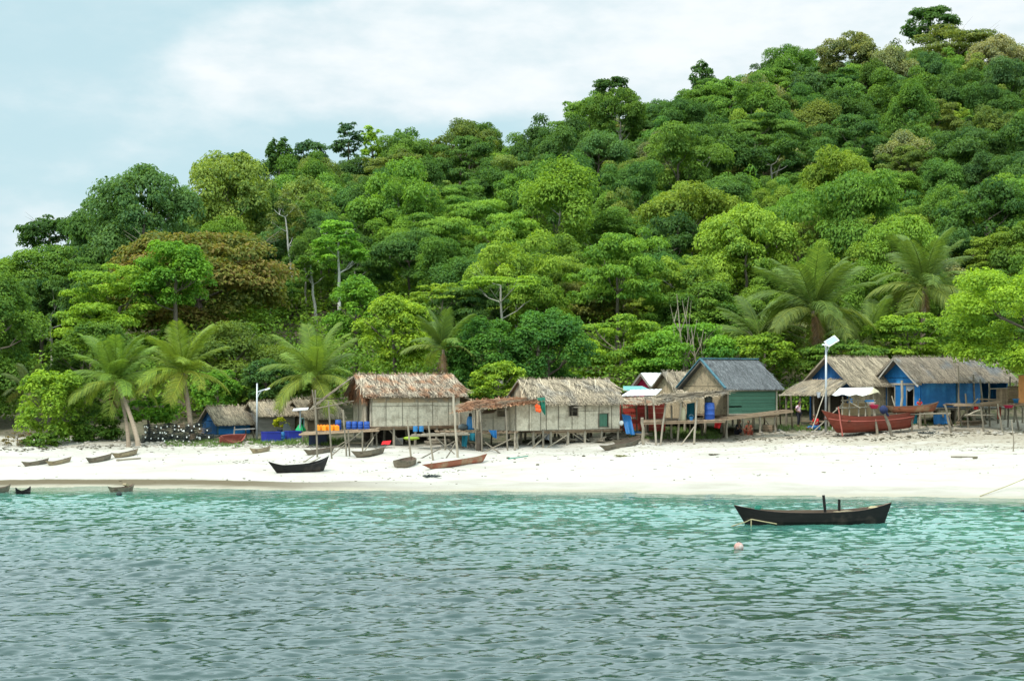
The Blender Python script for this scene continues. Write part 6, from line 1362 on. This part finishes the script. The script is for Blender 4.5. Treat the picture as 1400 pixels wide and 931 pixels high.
    if long_hair: mb.ball(hc + V((0, .10, -.03)), (.05, .05, .09), 10, 7)
    mb.build('hair', 'hair', t, world=False, smooth=True)
    Pp = {k: P[k] for k in ('pel', 'spi', 'che', 's0', 's1')}; Rr = dict(pel=.138, spi=.122, che=.142, s0=.075, s1=.075); cc = [['pel', 'spi', 'che'], ['che', 's0'], ['che', 's1']]
    for i in (0, 1): Pp[f'u{i}'] = P[f's{i}'].lerp(P[f'e{i}'], .65); Rr[f'u{i}'] = .062; cc.append([f's{i}', f'u{i}'])
    o = link('shirt', skin_mesh(cc, Rr, Pp, 'pel'), shirt, t)
    Pp = {k: P[k] for k in ('pel', 'l0', 'n0', 'l1', 'n1')}; Rr = dict(pel=.140, l0=.102, l1=.102, n0=.076, n1=.076); cc = [['pel', 'l0', 'n0'], ['pel', 'l1', 'n1']]
    for i in (0, 1): Pp[f'q{i}'] = P[f'n{i}'].lerp(P[f'a{i}'], .85); Rr[f'q{i}'] = .058; cc.append([f'n{i}', f'q{i}'])
    o = link('trousers', skin_mesh(cc, Rr, Pp, 'pel'), trousers, t)
    return t
q = GP(1092, 584); person(q, .9, 'person in pale pink top and dark trousers standing at the boardwalk end', 'stand', 'cloth_pinkwhite', 'cloth_dark', 1.02, True)
p = Wp(1117, 577, 91.3); p.z = g1(p.x, 91.3) + .12; person(p, -1.1, 'person in bright red shirt sitting in the dark porch', 'sit', 'cloth_red', 'cloth_blue', 1.12)
q = Wp(1025, 590, 89.6); q.z = g1(q.x, q.y); person(q, -.6, 'person in rust-red clothes squatting under the boardwalk', 'squat', 'cloth_rust', 'cloth_rust', 1.05)
q = Wp(1008, 590, 90.0); q.z = g1(q.x, q.y); person(q, .8, 'person in dark clothes squatting in the shade under the green house', 'squat', 'cloth_dark', 'cloth_dark', 1.05)
p = Wp(1257, 558, 91.4); person(p, -.2, 'child in a red shirt sitting at the foot of the bright blue wall', 'sit', 'cloth_red', 'cloth_navy', .72)

# ------------------------------------------------------------------ litter, weed and grass on the beach
def litter():
    r = random.Random(12); mb = MB(); 
    def bit(p, s, el=2.5):
        a = r.random() * 3.14; R = Matrix.Rotation(a, 3, 'Z'); mb.box(p + Vector((0, 0, s * .12)), (s * el * r.uniform(.5, 1.3), s * r.uniform(.5, 1.2), s * .35), R)
    for k in range(900):                                                  # scattered bits, denser up the beach
        px = r.uniform(-20, 1420); py = r.choice([r.uniform(600, 660), r.uniform(600, 632), r.uniform(596, 620)]) - max(0, (px - 800) / 600) * 14; p = GP(px, py); bit(p, r.uniform(.02, .07))
    for (x0, y0, x1, y1, n_, sc_) in [(0, 616, 330, 604, 260, .10), (330, 606, 470, 612, 120, .09), (1000, 603, 1180, 594, 200, .09), (1180, 616, 1400, 612, 150, .05), (1150, 603, 1400, 590, 220, .10), (880, 606, 1000, 600, 90, .07), (480, 646, 560, 640, 26, .05), (530, 655, 640, 643, 45, .06), (300, 632, 420, 630, 60, .05), (700, 622, 1000, 614, 70, .05), (380, 658, 640, 662, 25, .04)]:
        for k in range(n_): t = r.random(); p = GP(x0 + (x1 - x0) * t + r.gauss(0, 3), y0 + (y1 - y0) * t + r.gauss(0, 1.6)); bit(p, r.uniform(.4, 1.2) * sc_, 2)
    o = mb.build('beach_litter', 'weed'); stuff(o, 'dark scraps of weed, twigs and bark scattered along the tide lines', 'beach litter')
    mb = MB()
    for k in range(420):
        px = r.choice([r.uniform(0, 340), r.uniform(180, 420), r.uniform(1040, 1400)]); py = r.gauss(608 if px < 500 else 592, 2.5); p = GP(px, py); s = r.uniform(.05, .16); mb.ball(p + Vector((0, 0, s * .2)), (s, s * .8, s * .55), 6, 4, jit=.2)
    o = mb.build('beach_rubble', 'stone'); stuff(o, 'small stones, shells and coral rubble along the top of the beach', 'rubble')
    P, Nn = [], []; V = []
    rr = np.random.default_rng(3); areas = [(340, 470, 601, 609, 2600), (225, 330, 602, 611, 1500), (865, 985, 586, 600, 4200), (1060, 1150, 582, 589, 900), (1240, 1330, 572, 582, 500)]
    for x0, x1, y0, y1, n_ in areas:
        for k in range(n_ // 5):
            p = GP(rr.uniform(x0, x1), rr.uniform(y0, y1))
            for j in range(5):
                b_ = p + Vector((rr.normal(0, .12), rr.normal(0, .12), -.02)); h = rr.uniform(.06, .24); d = Vector((rr.normal(0, .06), rr.normal(0, .06), h)); s = Vector((.016, rr.normal(0, .01), 0)); V.append([b_ - s, b_ + s, b_ + d + s * .3, b_ + d - s * .3])
    V = np.array([[tuple(q) for q in f] for f in V]); me = mesh_np('grass', V.reshape(-1, 3), np.arange(len(V) * 4).reshape(-1, 4), rr.random(len(V))); o = link('grass', me, 'grass_blade'); stuff(o, 'short green grass growing between and under the huts', 'grass')
litter()
def clump(px, py, r_, mat, label, cat, name):
    p = GP(px, py); mb = MB(); rs = random.Random(int(px)); 
    for k in range(60): a = rs.random() * 6.28; d = r_ * rs.random() ** .6; q = p + Vector((math.cos(a) * d, math.sin(a) * d, .02)); e = q + Vector((rs.uniform(-.25, .25), rs.uniform(-.2, .2), rs.uniform(.02, .18) * r_)); mb.beam(q, e, .04, .025)
    o = mb.build(name, mat); tag(o, label, cat)
clump(1270, 593, .75, 'wire_dark', 'flat black heap of weed or net on the sand below the brown canoe', 'net heap', 'net_heap')
clump(850, 624, .35, 'weed_green', 'yellow-green clump of weed below the two canoes', 'weed clump', 'weed_clump')
clump(975, 622, .22, 'weed', 'small dark clump of weed on open sand below the green house', 'weed clump', 'weed_clump')
clump(590, 652, .45, 'wire_dark', 'dark strip of weed on the sand below the red plank canoe', 'weed clump', 'weed_clump')
def logp(a, b_, r_, mat, label, name='driftwood', cat='driftwood'): A, B = GP(*a), GP(*b_); mb = MB(); mb.pole(A + Vector((0, 0, r_ * .7)), B + Vector((0, 0, r_ * .7)), r_, r_ * .6, 7, 5, .04); o = mb.build(name, mat); tag(o, label, cat)
logp((160, 630.5), (192, 627.5), .07, 'driftwood', 'pale driftwood branch below the tan canoe at the left'); logp((1300, 625.5), (1337, 625), .045, 'pole_wood', 'straight dark stick lying on open sand at the right'); logp((695, 628), (722, 624), .04, 'net_green', 'short length of green net rope on the sand below the annex', 'net_rope', 'rope'); logp((540, 590), (560, 604), .03, 'paint_red', 'thin red pole leaning under the rusty-thatched house', 'thin_pole', 'pole')
def stone(px, py, r_, label, mat='stone'): p = GP(px, py); mb = MB(); mb.ball(p + Vector((0, 0, r_ * .25)), (r_, r_ * .8, r_ * .55), 9, 6, jit=.15); o = mb.build('beach_stone', mat); tag(o, label, 'stone')
stone(1333, 627, .14, 'dark stone beside the straight stick on the right-hand sand', 'weed'); stone(573, 633, .12, 'dark stone right of the end-on canoe', 'weed'); stone(695, 627, .11, 'dark stone on the sand right of the red plank canoe', 'weed'); stone(735, 636, .10, 'dark stone alone on the white sand below the long house', 'weed'); stone(798, 624, .10, 'dark stone left of the two canoes below the long house', 'weed')

# ------------------------------------------------------------------ clutter under and round the houses
def wood_pile(px, py, Y, label, w=1.0, n_=14, mat='driftwood'):
    c_ = Wp(px, py, Y); c_.z = g1(c_.x, c_.y); mb = MB(); rs = random.Random(int(px))
    for k in range(n_): a = c_ + Vector((rs.uniform(-w / 2, w / 2) * .3, rs.uniform(-.3, .3), .05 + .07 * (k // 4))); d = Vector((w * rs.uniform(.35, .55), rs.uniform(-.2, .2), rs.uniform(-.03, .06))); mb.pole(a - d, a + d, .04, .03, 6, 2, .01)
    o = mb.build('wood_pile', mat); tag(o, label, 'firewood')
wood_pile(770, 600, 87.0, 'heap of grey driftwood poles under the left half of the long house', 1.3); wood_pile(815, 598, 87.5, 'heap of sticks under the right half of the long house', 1.0)
wood_pile(600, 602, 86.5, 'stack of poles under the right half of the rusty-thatched house', 1.4); wood_pile(700, 604, 86.5, 'small stack of sticks under the annex corner', .9, 10)
wood_pile(846, 594, 88.5, 'untidy pile of poles at the right end of the long house', 1.2, 18); wood_pile(1330, 578, 93, 'stack of boards under the right-hand platform', 1.5, 16, 'plank_brown'); wood_pile(1215, 578, 92.5, 'pile of planks behind the stern of the red boat', 1.3, 12, 'plank_brown')
wood_pile(1320, 588, 89.5, 'loose branches on the sand before the right-hand platform', 1.4, 7); wood_pile(880, 597, 88.5, 'brushwood heap beside the short thick grey post', 1.0, 12)
def crate(px, py, Y, label, w=.5, mat='plank_grey'):
    c_ = Wp(px, py, Y); c_.z = g1(c_.x, c_.y); t = thing('wooden_crate', c_, label, 'crate', rz=random.uniform(-.4, .4)); mb = MB()
    for sx, sy, ex, ey in ((-w / 2, -w / 2, w / 2, -w / 2), (w / 2, -w / 2, w / 2, w / 2), (w / 2, w / 2, -w / 2, w / 2), (-w / 2, w / 2, -w / 2, -w / 2)):
        for z in (.08, .22, .36): mb.beam((sx * .98, sy * .98, z), (ex * .98, ey * .98, z), .02, .11)
    mb.build('slats', mat, t, world=False)
    for sx in (-1, 1):
        for sy in (-1, 1): mb = MB(); mb.beam((sx * w * .45, sy * w * .45, 0), (sx * w * .45, sy * w * .45, .43), .05, .05); mb.build('corner_post', mat, t, world=False)
crate(545, 604, 87, 'grey slatted crate under the left half of the rusty-thatched house'); crate(793, 600, 87.6, 'slatted crate in the shade under the middle of the long house'); crate(1050, 586, 91.0, 'wooden crate in the shade under the green wall', .6, 'plank_brown')
cloth('hung_cloth', [(744, 592), (752, 592), (751, 601), (745, 600)], 'cloth_grey', 'grey cloth hanging under the left corner of the long house', 'cloth', 3, Y=86.2)
cloth('hung_cloth', [(1160, 545), (1166, 545), (1166, 556), (1161, 555)], 'cloth_blue', 'small blue cloth hanging at the doorway behind the red boat', 'cloth', 3, Y=92.4)
